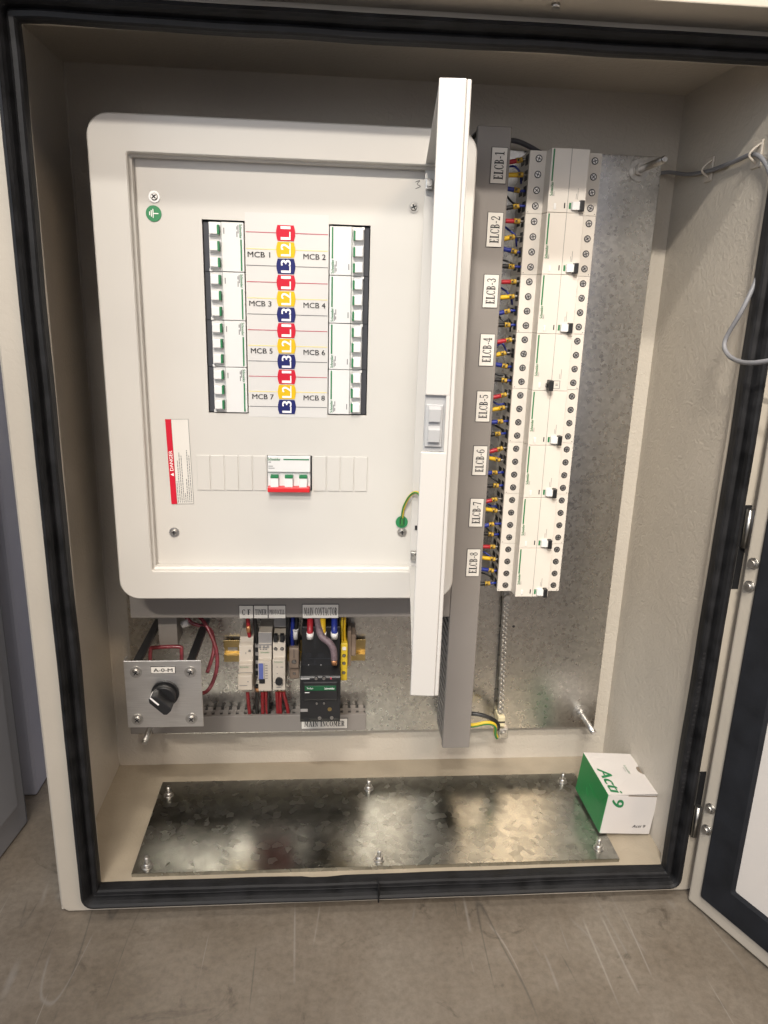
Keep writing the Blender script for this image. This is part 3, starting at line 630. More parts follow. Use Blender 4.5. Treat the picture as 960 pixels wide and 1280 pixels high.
# narrow board door, swung out towards the viewer
hv = Vector((.0691, .1040)); fv = Vector((.0370, -.2211)); dd = (fv - hv); DL = dd.length; dang = math.atan2(dd.y, dd.x)
DZ0, DZ1 = -.1142, .3641; DT = .0215
bd = bpy.data.objects.new('board_door', None)
mb = MB()   # local x along the door from the hinge, local +y to the outer face
mb.box(0, DL, DT - .0014, DT, DZ0, DZ1, .0005, 1)
mb.box(0, .0014, 0.0, DT - .0014, DZ0, DZ1, .0004, 1)
mb.box(.0014, DL - .0014, .0, DT - .0014, DZ1 - .0014, DZ1)
mb.box(.0014, DL - .0014, .0, DT - .0014, DZ0, DZ0 + .0014)
dme = mb.mesh('board_door', 'board_door_paint')
bd = bpy.data.objects.new('board_door', dme); COL.objects.link(bd); bd.parent = db
bd.location = Vector((hv.x, hv.y, 0)) - OFF[db.name]; bd.rotation_euler = (0, 0, dang); OFF[bd.name] = Vector((0, 0, 0))
LZ0, LZ1 = .1010, .1455
def slabpoly(z0, z1, ytop, rt=0.0025):
    return z0, z1
mb = MB(); mb.box(DL - .0020, DL + .0006, -.0005, DT - .0026, LZ1, DZ1 + .0006, .0010, 3); mb.box(DL - .0020, DL + .0006, -.0022, DT - .0026, DZ0 - .0006, LZ0, .0010, 3); mb.box(DL - .0020, DL + .0001, DT - .0025, DT + .0008, DZ0 - .0002, DZ1 + .0002, .0010, 3)
mb.box(DL - .0020, DL + .0004, .0158, DT - .0026, LZ0 - .001, LZ1 + .001, .0003, 1)
part('door_edge', mb, 'board_door_paint', bd)
mb = MB(); mb.box(DL - .0130, DL - .0030, -.0002, .0157, LZ0 + .0003, LZ1 - .0003); la = part('door_latch', mb, 'latch_grey', bd)
mb = MB(); mb.box(DL - .0030, DL - .0005, .0005, .0140, LZ0 + .0040, LZ1 - .0070, .0006); part('latch_frame', mb, 'latch_grey', la)
mb = MB(); mb.prism([(DL - .0005, LZ0 + .024), (DL + .0030, LZ0 + .0245), (DL + .0035, LZ0 + .034), (DL - .0005, LZ0 + .036)], 'y', .003, .012); mb.prism([(DL - .0005, LZ0 + .008), (DL + .0030, LZ0 + .0085), (DL + .0035, LZ0 + .018), (DL - .0005, LZ0 + .021)], 'y', .003, .012)
part('latch_tab', mb, 'latch_grey', la)
for zz, m in ((.3420, 'hinge_steel'), (-.0965, 'hinge_steel')):
    mb = MB(); mb.box(.004, .012, .001, .0085, zz - .0055, zz + .0055, .0008); mb.cyl((.012, .005, zz), (.016, .005, zz), .003, 10); part('hinge_pin', mb, m, bd)
mb = MB(); mb.box(.0016, .0030, .005, .0095, -.0640, -.0585); part('hinge_slot', mb, 'ink_black', bd)
# bonding wire from the cover screw to the door
bw = thing('bonding_wire', 'short green and yellow earth wire from the cover screw to the board door', 'wire', (.0577, YC, -.056))
P = [(.0577, YC - .003, -.050), (.0590, YC - .006, -.036), (.0640, YC - .010, -.022), (.0700, YC - .016, -.0135), (.0755, YC - .022, -.0130), (.0775, YC - .026, -.020), (.0780, YC - .028, -.040)]
mb = MB(); mb.tube(P, .0019, 10, 6); part('wire_insulation', mb, 'terminal_yellow', bw)
mb = MB(); mb.tube([(x - .0009, y - .0012, z) for x, y, z in P], .0011, 8, 6); part('green_stripe', mb, 'wire_green', bw)
mb = MB(); mb.cyl((.0577, YC - .0010, -.0560), (.0577, YC - .0022, -.0560), .0078, 24); lg = part('earth_tag', mb, 'sticker_green', bw)
mb = MB(); mb.box(.0545, .0609, YC - .0046, YC - .0023, -.0605, -.0475, .001); part('crimp_boot', mb, 'wire_green', lg)
mb = MB(); mb.box(.0550, .0558, YC - .0052, YC - .0046, -.058, -.050); mb.box(.0596, .0604, YC - .0052, YC - .0046, -.058, -.050); part('crimp_rib', mb, 'ink_black', lg)

# ------------------------------------------------------------------ miniature circuit breakers
def mcb_meshes():
    D = {}
    mb = MB(); h = .0266
    mb.box(-.0230, -.0170, .0040, .0165, -h, h)                     # recessed dark edge strip is separate
    D['side'] = mb.mesh('breaker_side', 'dark_gap')
    mb = MB(); mb.box(-.0168, -.0030, .0012, .0165, -h, h, .0003, 1); mb.box(-.0030, .0226, -.0022, .0165, -h, h, .0005, 1)
    D['body'] = mb.mesh('breaker_housing', 'breaker_white')
    mb = MB(); mb.box(-.0155, -.0060, -.0072, .0020, -.0050, .0050, .0006, 2); mb.prism([(-.0165, .0018), (-.0155, -.0040), (-.0060, -.0040), (-.0045, .0018)], 'z', -.0066, -.0050)
    D['toggle'] = mb.mesh('toggle', 'toggle_white')
    mb = MB(); mb.box(-.0066, -.0044, -.0076, .0010, -.0051, .0051, .0002, 1); D['tip'] = mb.mesh('green_tip', 'ink_green')
    mb = MB(); mb.box(.0186, .0204, -.0025, -.0021, -.0255, .0085); D['line'] = mb.mesh('green_line', 'ink_green')
    D['brand'] = lettering('Schneider', .0193, .0172, -.0024, .0032, .0150, -90, False, .03).mesh('brand_text', 'ink_green')
    mb = MB()
    for x, z0, z1 in ((.0164, .0150, .0240), (.0150, .0110, .0170), (.0150, .0190, .0225)):
        mb.box(x - .0005, x + .0005, -.00235, -.0021, z0, z1)
    D['print'] = mb.mesh('small_print', 'ink_grey')
    mb = MB(); mb.box(.0000, .0010, -.00235, -.0021, .0140, .0205); D['mark'] = mb.mesh('rating_mark', 'ink_grey')
    mb = MB(); mb.box(-.0026, -.0022, -.00235, -.0021, -h, h); D['seam'] = mb.mesh('seam', 'ink_grey')
    mb = MB(); mb.box(-.0172, -.0138, -.0012, .0030, -h - .0002, -h + .0030, .0003, 1); D['clip'] = mb.mesh('clip', 'toggle_white')
    return D
MD = mcb_meshes()
for k in range(4):
    for side in (0, 1):
        n = 2 * k + 1 + side; cx = -.1572 if side == 0 else -.0145
        z = .2962 - .0269 - k * .0539
        where = 'left' if side == 0 else 'right'; rank = ('topmost', 'second', 'third', 'lowest')[k]
        t = thing('circuit_breaker', '%s white three pole circuit breaker in the %s column, next to the print MCB %d' % (rank, where, n), 'circuit breaker', (cx, YC, z), (0, math.pi if side else 0, 0), 'circuit breakers on the distribution board', local=True)
        inst('breaker_housing', MD['body'], t); inst('breaker_side', MD['side'], t)
        for q in (-1, 0, 1):
            tg = inst('toggle', MD['toggle'], t, (0, 0, q * .0176 + .0006)); inst('green_tip', MD['tip'], tg)
        for nm, key in (('green_line', 'line'), ('brand_text', 'brand'), ('small_print', 'print'), ('rating_mark', 'mark'), ('seam', 'seam'), ('clip', 'clip')): inst(nm, MD[key], t)
# main switch
ms = thing('main_switch', 'three pole main switch with a red handle bar in the middle of the blanking row', 'switch', (-.0845, YC, .006))
mb = MB(); mb.box(-.1115, -.0590, YC - .0030, YC + .016, .0078, .0280, .0006, 1); mb.box(-.1115, -.0590, YC - .0006, YC + .016, -.0162, .0078, .0004, 1); part('switch_housing', mb, 'breaker_white', ms)
mb = MB(); mb.box(-.0588, -.0571, YC + .001, YC + .016, -.0162, .0280); part('switch_side', mb, 'ink_black', ms)
part('brand_text', lettering('Schneider', -.1034, .0243, YC - .0033, .0036, .0155, 0, False, .03), 'ink_green', ms)
mb = MB(); mb.box(-.0920, -.0605, YC - .0033, YC - .0029, .0233, .0248); part('green_line', mb, 'ink_green', ms)
mb = MB(); mb.box(-.1105, -.1072, YC - .0032, YC - .0029, .0200, .0210); mb.box(-.1105, -.1050, YC - .0032, YC - .0029, .0150, .0158); mb.box(-.1105, -.1030, YC - .0032, YC - .0029, .0125, .0133); part('small_print', mb, 'ink_grey', ms)
mb = MB(); mb.box(-.1113, -.0592, YC - .0033, YC - .0029, .0074, .0078); part('seam', mb, 'ink_grey', ms)
for i in range(3):
    x = -.1030 + i * .0176
    mb = MB(); mb.box(x - .0048, x + .0048, YC - .0080, YC, -.0110, .0030, .0006); tg = part('toggle', mb, 'toggle_white', ms)
    mb = MB(); mb.box(x - .0049, x + .0049, YC - .0085, YC, .0012, .0045, .0003, 1); part('green_tip', mb, 'ink_green', tg)
mb = MB(); mb.box(-.1115, -.0595, YC - .0110, YC - .0006, -.0160, -.0098, .0008); part('handle_bar', mb, 'bar_red', ms)

# ------------------------------------------------------------------ residual current breakers (ELCB column)
def rccb_meshes():
    D = {}; h = .0358; xa, xb = -.0242, .0222
    mb = MB(); mb.prism([(-.0452, -.0004), (-.0452, -.0545), (-.0447, -.0550), (xa, -.0550), (xa, -.0004)], 'z', -h, h); mb.prism([(xb, -.0004), (xb, -.0550), (.0447, -.0550), (.0452, -.0545), (.0452, -.0004)], 'z', -h, h); mb.box(xa + .0001, xb - .0001, -.052, -.0004, -h, h)
    D['body'] = mb.mesh('breaker_housing', 'residual_breaker_white')
    mb = MB(); mb.prism([(xa - .0008, -.0520), (xa, -.0768), (xb, -.0768), (xb + .0008, -.0520)], 'z', -h, h, .0006); D['cover'] = mb.mesh('front_cover', 'residual_breaker_cover')
    mb = MB(); mb.cyl((0, -.0548, 0), (0, -.0553, 0), .0043, 18); mb.mi = 1; mb.cyl((0, -.0553, 0), (0, -.0557, 0), .0031, 14)
    mb.mi = 0; mb.box(-.0026, .0026, -.0559, -.0556, -.0005, .0005); mb.box(-.0005, .0005, -.05595, -.0556, -.0026, .0026)
    D['screw'] = mb.mesh('terminal_screw', ['ink_black', 'screw_steel'])
    mb = MB(); mb.box(-.00005, .00035, -.0771, -.0767, -h, h); D['seam'] = mb.mesh('seam', 'ink_grey')
    mb = MB(); mb.box(-.0224, -.0206, -.0771, -.0767, -.0010, .0346); D['line'] = mb.mesh('green_line', 'ink_green')
    D['brand'] = lettering('Schneider', -.0210, -.0095, -.0770, .0036, .0155, 90, False, .03).mesh('brand_text', 'ink_green')
    D['brand2'] = lettering('Electric', -.0180, -.0150, -.0770, .0018, .0050, 90).mesh('brand_text', 'ink_grey')
    mb = MB(); mb.box(-.0168, -.0138, -.0776, -.0766, -.0325, -.0255, .0004, 1); D['test'] = mb.mesh('test_button', 'toggle_white')
    mb = MB(); mb.box(-.0040, -.0026, -.0771, -.0767, -.0310, -.0248); D['mark'] = mb.mesh('red_mark', 'ink_black')
    mb = MB(); mb.box(.0022, .0046, -.0771, -.0767, -.0315, -.0245); D['win'] = mb.mesh('indicator_window', 'ink_green')
    mb = MB(); mb.prism([(-.0320, -.0768), (-.0320, -.0800), (-.0300, -.0815), (-.0265, -.0815), (-.0245, -.0800), (-.0245, -.0768)][0:0] or [(.0050, -.0766), (.0056, -.0800), (.0140, -.0825), (.0140, -.0766)], 'z', -.0325, -.0235); D['base'] = mb.mesh('toggle_base', 'toggle_white')
    mb = MB(); mb.box(.0138, .0192, -.0850, -.0766, -.0345, -.0218, .0009, 2); D['lever'] = mb.mesh('toggle_lever', 'black_plastic')
    mb = MB(); mb.box(-.0060, .0000, -.0885, -.0766, -.0350, -.0215, .0009, 2); D['lever_off'] = mb.mesh('toggle_lever', 'black_plastic')
    mb = MB(); mb.box(-.0074, -.0060, -.0830, -.0766, -.0315, -.0260, .0004, 1); D['lever_nub'] = mb.mesh('lever_nub', 'black_plastic')
    mb = MB()
    for a, b, c, d in ((.0030, .0036, -.0330, -.0225), (.0110, .0116, -.0330, -.0225), (.0030, .0116, -.0330, -.0324), (.0030, .0116, -.0231, -.0225), (.0058, .0088, -.0290, -.0280), (.0058, .0088, -.0272, -.0266)): mb.box(a, b, -.0771, -.0767, c, d)
    D['off_label'] = mb.mesh('off_label', 'ink_grey')
    mb = MB(); mb.box(.0100, .0104, -.0771, -.0767, -.0205, -.0140); mb.box(.0118, .0122, -.0771, -.0767, -.0205, -.0080); D['print'] = mb.mesh('small_print', 'ink_grey')
    mb = MB()
    for q in (-.027, -.009, .009, .027):
        mb.box(-.0455, -.0452, -.050, -.036, q - .0060, q + .0060); mb.box(-.0455, -.0452, -.030, -.014, q - .0035, q + .0035)
    D['clamps'] = mb.mesh('clamp_opening', 'ink_black')
    mb = MB(); mb.box(-.0430, -.0422, -.0553, -.0549, -.0345, -.0335); mb.box(.0420, .0428, -.0553, -.0549, -.0345, -.0335); D['dots'] = mb.mesh('polarity_dot', 'ink_black')
    return D
RD = rccb_meshes(); EX, EZ = .2509, .3974
for n in range(8):
    zc = EZ - .036 - n * .072
    if n == 3: lab = 'residual current breaker beside the ELCB-4 plate, its black lever switched off to the left'
    else: lab = 'white residual current breaker beside the ELCB-%d plate, black lever to the right' % (n + 1)
    t = thing('residual_current_breaker', lab, 'circuit breaker', (EX, YP, zc), (0, 0, 0), 'column of residual current breakers', local=True)
    inst('breaker_housing', RD['body'], t); cv = inst('front_cover', RD['cover'], t); inst('clamp_opening', RD['clamps'], t); inst('polarity_dot', RD['dots'], t)
    for q in (-.027, -.009, .009, .027):
        for x in (-.0337, .0365): inst('terminal_screw', RD['screw'], t, (x, 0, q), (0, random.uniform(0, 3), 0))
    for nm, key in (('seam', 'seam'), ('green_line', 'line'), ('brand_text', 'brand'), ('brand_text', 'brand2'), ('test_button', 'test'), ('small_print', 'print')): inst(nm, RD[key], cv)
    if n == 3:
        inst('toggle_lever', RD['lever_off'], t); inst('lever_nub', RD['lever_nub'], t); inst('off_label', RD['off_label'], cv)
    else:
        inst('red_mark', RD['mark'], cv); inst('indicator_window', RD['win'], cv); inst('toggle_base', RD['base'], t); inst('toggle_lever', RD['lever'], t)
# wires from the trunking into the ELCB column
random.seed(21)
for n in range(8):
    for q, (cn, m) in enumerate((('red', 'wire_red'), ('yellow', 'wire_yellow'), ('blue', 'wire_blue'), ('black', 'wire_black'))):
        z = EZ - .009 - q * .018 - n * .072; dz = random.uniform(-.0065, .0040); yy = .186 + random.uniform(-.006, .005)
        t = thing('wire', '%s wire running from the trunking to the breaker beside the ELCB-%d plate' % (cn, n + 1), 'wire', (.185, yy, z), (0, 0, 0), 'wires feeding the residual current breakers')
        xm = .1905 + random.uniform(-.0030, .0035)
        P0 = (.160, yy + .006, z + dz * 1.6); P1 = (.178, yy, z + dz); P2 = (xm, yy, z + dz * .4)
        mb = MB(); mb.tube([P0, P1, P2], .0029, 10, 5); part('wire_insulation', mb, m, t)
        mk = MB(); mk.cyl(P2, (xm + .0036, yy, z + dz * .25), .0033, 12); mk.cyl((xm + .0042, yy, z + dz * .25), (xm + .0074, yy, z), .0031, 12); k_ = part('wire_marker', mk, 'wire_marker', t)
        mb = MB(); mb.box(xm + .0010, xm + .0030, yy - .0036, yy - .0033, z + dz * .3 - .0013, z + dz * .3 + .0013); part('marker_print', mb, 'ink_black', k_)
        mb = MB(); mb.cyl((xm + .0074, yy, z), (.2075, yy + .002, z), .0017, 10); part('ferrule', mb, 'wire_blue' if cn in ('blue', 'black') else 'screw_dark', t)
random.seed(33)
for n in range(8):
    for q, nm in enumerate(('upper', 'lower')):
        z = EZ - .018 - q * .034 - n * .072; yy = .206
        P = [(.172, yy, z + random.uniform(.004, .012)), (.182, yy - .006, z + random.uniform(-.004, .006)), (.192, yy - .012, z + random.uniform(-.008, .004)), (.199, yy - .013, z - random.uniform(.004, .012)), (.203, yy - .006, z - random.uniform(.010, .020))]
        w = thing('link_wire', '%s thin dark wire curling behind the coloured wires beside the ELCB-%d plate' % (nm, n + 1), 'wire', P[0], group='thin dark wires behind the coloured wires')
        mb = MB(); mb.tube(P, .0013, 8, 5); part('wire_insulation', mb, 'wire_black' if q else 'wire_blue', w)

# ================================================================== selector switch bracket
YA = .090
ab = thing('selector_switch_bracket', 'stainless square plate with a black rotary switch labelled A-0-M', 'selector switch', (-.249, YA, -.337))
mb = MB(); mb.box(-.2980, -.1996, YA, YA + .002, -.3366, -.2394, .0006, 2); mb.box(-.2980, -.2960, YA + .002, YA + .014, -.3366, -.2394); part('bracket_plate', mb, 'stainless_brushed', ab)
for x, z in ((-.2827, -.2552), (-.2136, -.2557), (-.2850, -.3241), (-.2150, -.3241)): panel_screw(x, z, YA, ab, .0078)
name_plate(ab, -.2631, -.2330, -.2562, -.2478, YA, 'A-0-M', 0, False, (.10, .20), 'white plate reading A-0-M', .02)
mb = MB(); mb.cyl((-.2470, YA, -.2855), (-.2470, YA - .004, -.2855), .0178, 32); mb.cyl((-.2470, YA - .004, -.2855), (-.2470, YA - .016, -.2855), .0160, 32, .0150); kn = part('rotary_knob', mb, 'black_plastic', ab)
kx, kz = -.2470, -.2855; a = rad(135); c, s = math.cos(a), math.sin(a)
def kp(u, v): return (kx + u * c - v * s, kz + u * s + v * c)
mb = MB(); mb.prism([kp(.0165, -.0030), kp(.0165, .0030), kp(.0120, .0066), kp(-.0120, .0066), kp(-.0150, .0040), kp(-.0150, -.0040), kp(-.0120, -.0066), kp(.0120, -.0066)], 'y', YA - .033, YA - .015, .0010); part('knob_grip', mb, 'black_plastic', kn)
mb = MB(); mb.prism([kp(.0168, -.0010), kp(.0168, .0010), kp(.0020, .0010), kp(.0020, -.0010)], 'y', YA - .0334, YA - .0328); mb.prism([kp(.0168, -.0010), kp(.0168, .0010), kp(.0164, .0010), kp(.0164, -.0010)], 'y', YA - .0334, YA - .018); part('pointer_line', mb, 'ink_white', kn)
for x0, x1 in ((-.2890, -.2785), (-.2200, -.2095)):
    mb = MB(); mb.box(x0, x1, YA + .002, YP - .0004, -.2500, -.2440, .0008, 1); part('standoff_leg', mb, 'black_plastic', ab)
mb = MB(); mb.box(-.2640, -.2300, YA + .002, YA + .060, -.3010, -.2690, .002); part('switch_body', mb, 'black_plastic', ab)

# red control wires looping behind the bracket
for i, (lab, P) in enumerate((
    ('red wire looping out to the right of the selector switch bracket', [(-.225, .215, -.2310), (-.212, .205, -.2400), (-.196, .190, -.2700), (-.194, .178, -.3000), (-.205, .165, -.3250), (-.222, .140, -.3180)]),
    ('red wire bent square under the short trunking stub', [(-.291, .195, -.3000), (-.288, .192, -.2745), (-.281, .190, -.2700), (-.2480, .190, -.2690), (-.2440, .188, -.2760), (-.2440, .180, -.3000)]),
    ('upper red wire crossing behind the right standoff leg', [(-.245, .215, -.2280), (-.233, .210, -.2400), (-.222, .208, -.2440), (-.205, .205, -.2500), (-.199, .195, -.2750), (-.206, .170, -.3000)]))):
    t = thing('control_wire', lab, 'wire', P[0], group='red wires behind the selector switch')
    mb = MB(); mb.tube(P, .0028, 10, 6); part('wire_insulation', mb, 'plastic_wrap_red', t)
t = thing('cable_bundle', 'purplish grey cable bundle behind the right standoff leg of the bracket', 'cable', (-.23, .22, -.22))
mb = MB(); mb.tube([(-.248, .215, -.215), (-.235, .212, -.226), (-.215, .212, -.228), (-.195, .215, -.222), (-.188, .22, -.214)], .0052, 12, 6); part('bundle_sheath', mb, 'braid_purple', t)
mb = MB(); mb.cyl((-.246, .209, -.2435), (-.236, .209, -.2395), .0052, 12); part('cable_tie', mb, 'sleeve_white', t)

# ================================================================== rail with fuse, timer, photocell, contactor
ra = thing('mounting_rail', 'yellow passivated steel rail behind the fuse, timer and contactor', 'rail', (-.08, YP, -.293))
mb = MB(); mb.box(-.1895, .022, YP - .0014, YP - .0004, -.3000, -.2860); mb.box(-.1895, .022, YP - .0075, YP - .0014, -.2872, -.2860); mb.box(-.1895, .022, YP - .0075, YP - .0014, -.3000, -.2988); mb.box(-.1895, .022, YP - .0086, YP - .0075, -.2860, -.2760); mb.box(-.1895, .022, YP - .0086, YP - .0075, -.3105, -.3000)
part('rail_profile', mb, 'zinc_rail', ra)
mb = MB(); mb.box(-.1845, -.1700, YP - .0018, YP - .0014, -.2965, -.2895); part('rail_slot', mb, 'screw_steel', ra)

def device(name, label, cat, x0, x1, prof, mat, group=None):
    t = thing(name, label, cat, ((x0 + x1) / 2, YP, prof[0][1]), group=group)
    mb = MB(); mb.prism(prof, 'x', x0, x1, .0006); part('housing', mb, mat, t); return t
def screws_on(t, pts, y, r=.0026):
    for x, z in pts:
        mb = MB(); mb.cyl((x, y + .001, z), (x, y - .0004, z), r, 14); mb.mi = 1; mb.cyl((x, y - .0004, z), (x, y - .0008, z), r * .7, 12); mb.mi = 0; mb.box(x - r * .6, x + r * .6, y - .0010, y - .0007, z - .0003, z + .0003)
        part('terminal_screw', mb, ['ink_black', 'screw_steel'], t)
yb = YP - .0004
# fuse switch
t = device('fuse_switch', 'narrow white single pole fuse switch under the C F plate', 'fuse', -.1605, -.1410,
  [(yb, -.3340), (.174, -.3340), (.173, -.3230), (.1620, -.3200), (.1615, -.2830), (.1690, -.2815), (.1730, -.2600), (.1800, -.2570), (.1850, -.2510), (yb, -.2510)], 'device_white')
mb = MB(); mb.box(-.1612, -.1412, .1530, .1616, -.3190, -.2960, .0012); part('fuse_carrier', mb, 'device_white', t)
mb = MB(); mb.box(-.1604, -.1411, .1612, .1616, -.2962, -.2956); mb.box(-.1590, -.1480, .1526, .1530, -.3118, -.3110); mb.box(-.1478, -.1462, .1526, .1530, -.3062, -.3046); part('small_print', mb, 'ink_grey', t)
part('brand_text', lettering('Schneider', -.1525, -.2868, .1612, .0028, .0130), 'ink_green', t)
screws_on(t, [(-.1458, -.2680)], .1722); screws_on(t, [(-.1455, -.3285)], .1732)
mb = MB(); mb.box(-.1515, -.1505, .1708, .1725, -.2745, -.2690); part('line_mark', mb, 'ink_grey', t)
# timer
t = device('timer_relay', 'white time switch with a blue window under the TIMER plate', 'timer', -.1334, -.1148,
  [(yb, -.3320), (.1720, -.3320), (.1700, -.3260), (.1615, -.3250), (.1615, -.2790), (.1700, -.2780), (.1720, -.2590), (.1760, -.2570), (.1790, -.2420), (yb, -.2420)], 'device_white')
mb = MB(); mb.prism([(.1717, -.2590), (.1757, -.2572), (.1787, -.2425), (.1794, -.2425), (.1766, -.2570), (.1726, -.2588)], 'x', -.1335, -.1147); part('grey_top', mb, 'device_grey', t)
mb = MB(); mb.box(-.1325, -.1262, .1608, .1614, -.3080, -.2815); part('blue_window', mb, 'timer_blue', t)
mb = MB(); mb.box(-.1322, -.1240, .1606, .1612, -.3130, -.3060); mb.box(-.1250, -.1246, .1609, .1614, -.3080, -.2815); part('timer_dial', mb, 'black_plastic', t)
mb = MB()
for z in (-.2850, -.2890, -.2930, -.2970, -.3010, -.3050): mb.box(-.1235, -.1200, .1609, .1614, z - .0004, z + .0004)
for x in (-.1315, -.1275, -.1235): mb.box(x, x + .0024, .1705, .1716, -.2650, -.2640); mb.box(x, x + .0024, .1705, .1716, -.2625, -.2615)
part('small_print', mb, 'ink_grey', t)
part('brand_text', lettering('Schneider', -.1240, -.2690, .1703, .0026, .0125), 'ink_green', t)
screws_on(t, [(-.1290, -.3290), (-.1200, -.3290)], .1708)
mb = MB()
for x in (-.1310, -.1255, -.1200): mb.cyl((x, .1722, -.2612), (x, .1712, -.2612), .0021, 12)
part('terminal_number', mb, 'device_grey', t)
# photocell relay
t = device('photocell_relay', 'white photocell relay with a black dial under the PHOTOCELL plate', 'relay', -.1130, -.0952,
  [(yb, -.3310), (.1720, -.3310), (.1700, -.3250), (.1615, -.3240), (.1615, -.2770), (.1700, -.2760), (.1720, -.2540), (.1850, -.2520), (yb, -.2480)], 'device_white')
mb = MB(); mb.cyl((-.1040, .1615, -.3085), (-.1040, .1560, -.3085), .0052, 20); part('setting_dial', mb, 'black_plastic', t)
part('brand_text', lettering('Schneider', -.1045, -.2795, .1612, .0026, .0125), 'ink_green', t)
mb = MB(); mb.box(-.1072, -.1060, .1609, .1614, -.2880, -.2868); mb.box(-.1020, -.0980, .1609, .1614, -.2880, -.2872); mb.box(-.1072, -.1060, .1609, .1614, -.2982, -.2970); mb.box(-.1080, -.1010, .1609, .1614, -.3200, -.3194); mb.box(-.1110, -.1080, .1609, .1614, -.3120, -.3114); part('small_print', mb, 'ink_grey', t)
screws_on(t, [(-.1090, -.2640), (-.1000, -.2640)], .1708); screws_on(t, [(-.1090, -.3285), (-.1000, -.3285)], .1708)
for x in (-.1090, -.1000):
    mb = MB(); mb.box(x - .0028, x + .0028, .1690, .1790, -.2530, -.2430, .0006, 1); part('wire_entry', mb, 'black_plastic', t)
# little grey spacer terminals and black wires between fuse and timer
t = thing('spacer_terminal', 'dark grey spacer terminal between the fuse switch and the timer', 'terminal', (-.137, YP, -.31))
mb = MB(); mb.box(-.1400, -.1344, .1850, yb, -.3150, -.2620, .0008, 1); part('housing', mb, 'device_grey', t)
mb = MB()
for z in (-.272, -.285, -.298, -.309): mb.box(-.1392, -.1352, .1846, .1850, z - .0035, z + .0035)
part('terminal_hole', mb, 'ink_black', t)
for x0, x1 in (((-.0940), (-.0765)),):
    t = thing('neutral_terminal', 'brown terminal block between the photocell relay and the contactor', 'terminal', (-.085, YP, -.31))
    mb = MB(); mb.box(-.0905, -.0765, .1800, yb, -.3000, -.2680, .001, 1); mb.box(-.0905, -.0765, .1860, yb, -.3200, -.3010, .001, 1); part('housing', mb, 'terminal_brown', t)
    screws_on(t, [(-.0835, -.2890)], .1800, .0034); screws_on(t, [(-.0835, -.3110)], .1860, .002)
    mb = MB(); mb.box(-.0840, -.0832, .1797, .1800, -.2830, -.2690); part('seam', mb, 'ink_black', t)
# contactor
ct = thing('contactor', 'black three pole contactor with a green name band under the MAIN CONTACTOR plate', 'contactor', (-.045, YP, -.355))
mb = MB(); mb.box(-.0712, -.0182, .1560, yb, -.2960, -.2230, .0012); part('upper_housing', mb, 'black_plastic', ct)
mb = MB(); mb.prism([(.2000, -.3600), (.1360, -.3600), (.1290, -.3560), (.1260, -.3500), (.1255, -.2860), (.1280, -.2835), (.1580, -.2820), (.2000, -.2820)], 'x', -.0732, -.0172, .0010); lo = part('lower_housing', mb, 'black_plastic', ct)
mb = MB(); mb.box(-.0690, -.0210, .1215, .1262, -.3180, -.2900, .0014); part('front_cover', mb, 'black_plastic', ct)
mb = MB(); mb.box(-.0665, -.0235, .1208, .1216, -.3030, -.2955, .0003, 1); gb = part('green_band', mb, 'band_green', ct)
part('band_text', lettering('TeSys', -.0595, -.2993, .1205, .0032, .0090), 'ink_white', gb)
part('brand_text', lettering('Schneider', -.0325, -.2993, .1205, .0032, .0140), 'ink_white', gb)
mb = MB(); mb.box(-.0665, -.0600, .1210, .1216, -.3062, -.3055); mb.box(-.0720, -.0600, .1250, .1256, -.2872, -.2866); part('small_print', mb, 'ink_white', ct)
mb = MB(); mb.box(-.0727, -.0625, .1246, .1256, -.3375, -.3335); part('rating_plate', mb, 'device_grey', ct)
screws_on(ct, [(-.0510, -.2866), (-.0405, -.2866)], .1253, .0030); screws_on(ct, [(-.0460, -.3480), (-.0290, -.3480)], .1256, .0036); screws_on(ct, [(-.0500, -.3250), (-.0400, -.3250)], .1254, .0022)
mb = MB(); mb.cyl((-.0320, .1256, -.3345), (-.0320, .1250, -.3345), .0030, 12); part('brass_screw', mb, 'zinc_rail', ct)
mb = MB(); mb.cyl((-.0640, .1258, -.3500), (-.0640, .1254, -.3500), .0040, 12); part('terminal_hole', mb, 'ink_black', ct)
mb = MB(); mb.box(-.0316, -.0296, .1248, .1254, -.2880, -.2852); part('red_mark', mb, 'ink_red', ct)
for x in (-.0620, -.0447):
    mb = MB(); mb.cyl((x, .1562, -.2670), (x, .1554, -.2670), .0044, 18); part('terminal_hole', mb, 'ink_black', ct)
    mb = MB(); mb.box(x - .0005, x + .0005, .1553, .1559, -.2850, -.2812); part('terminal_mark', mb, 'ink_white', ct)
mb = MB(); mb.box(-.0535, -.0529, .1553, .1560, -.2560, -.2240); mb.box(-.0535, -.0529, .1553, .1560, -.2950, -.2740); part('seam', mb, 'dark_gap', ct)
mb = MB(); mb.box(-.0700, -.0194, .1554, .1560, -.2722, -.2719); part('seam', mb, 'dark_gap', ct)
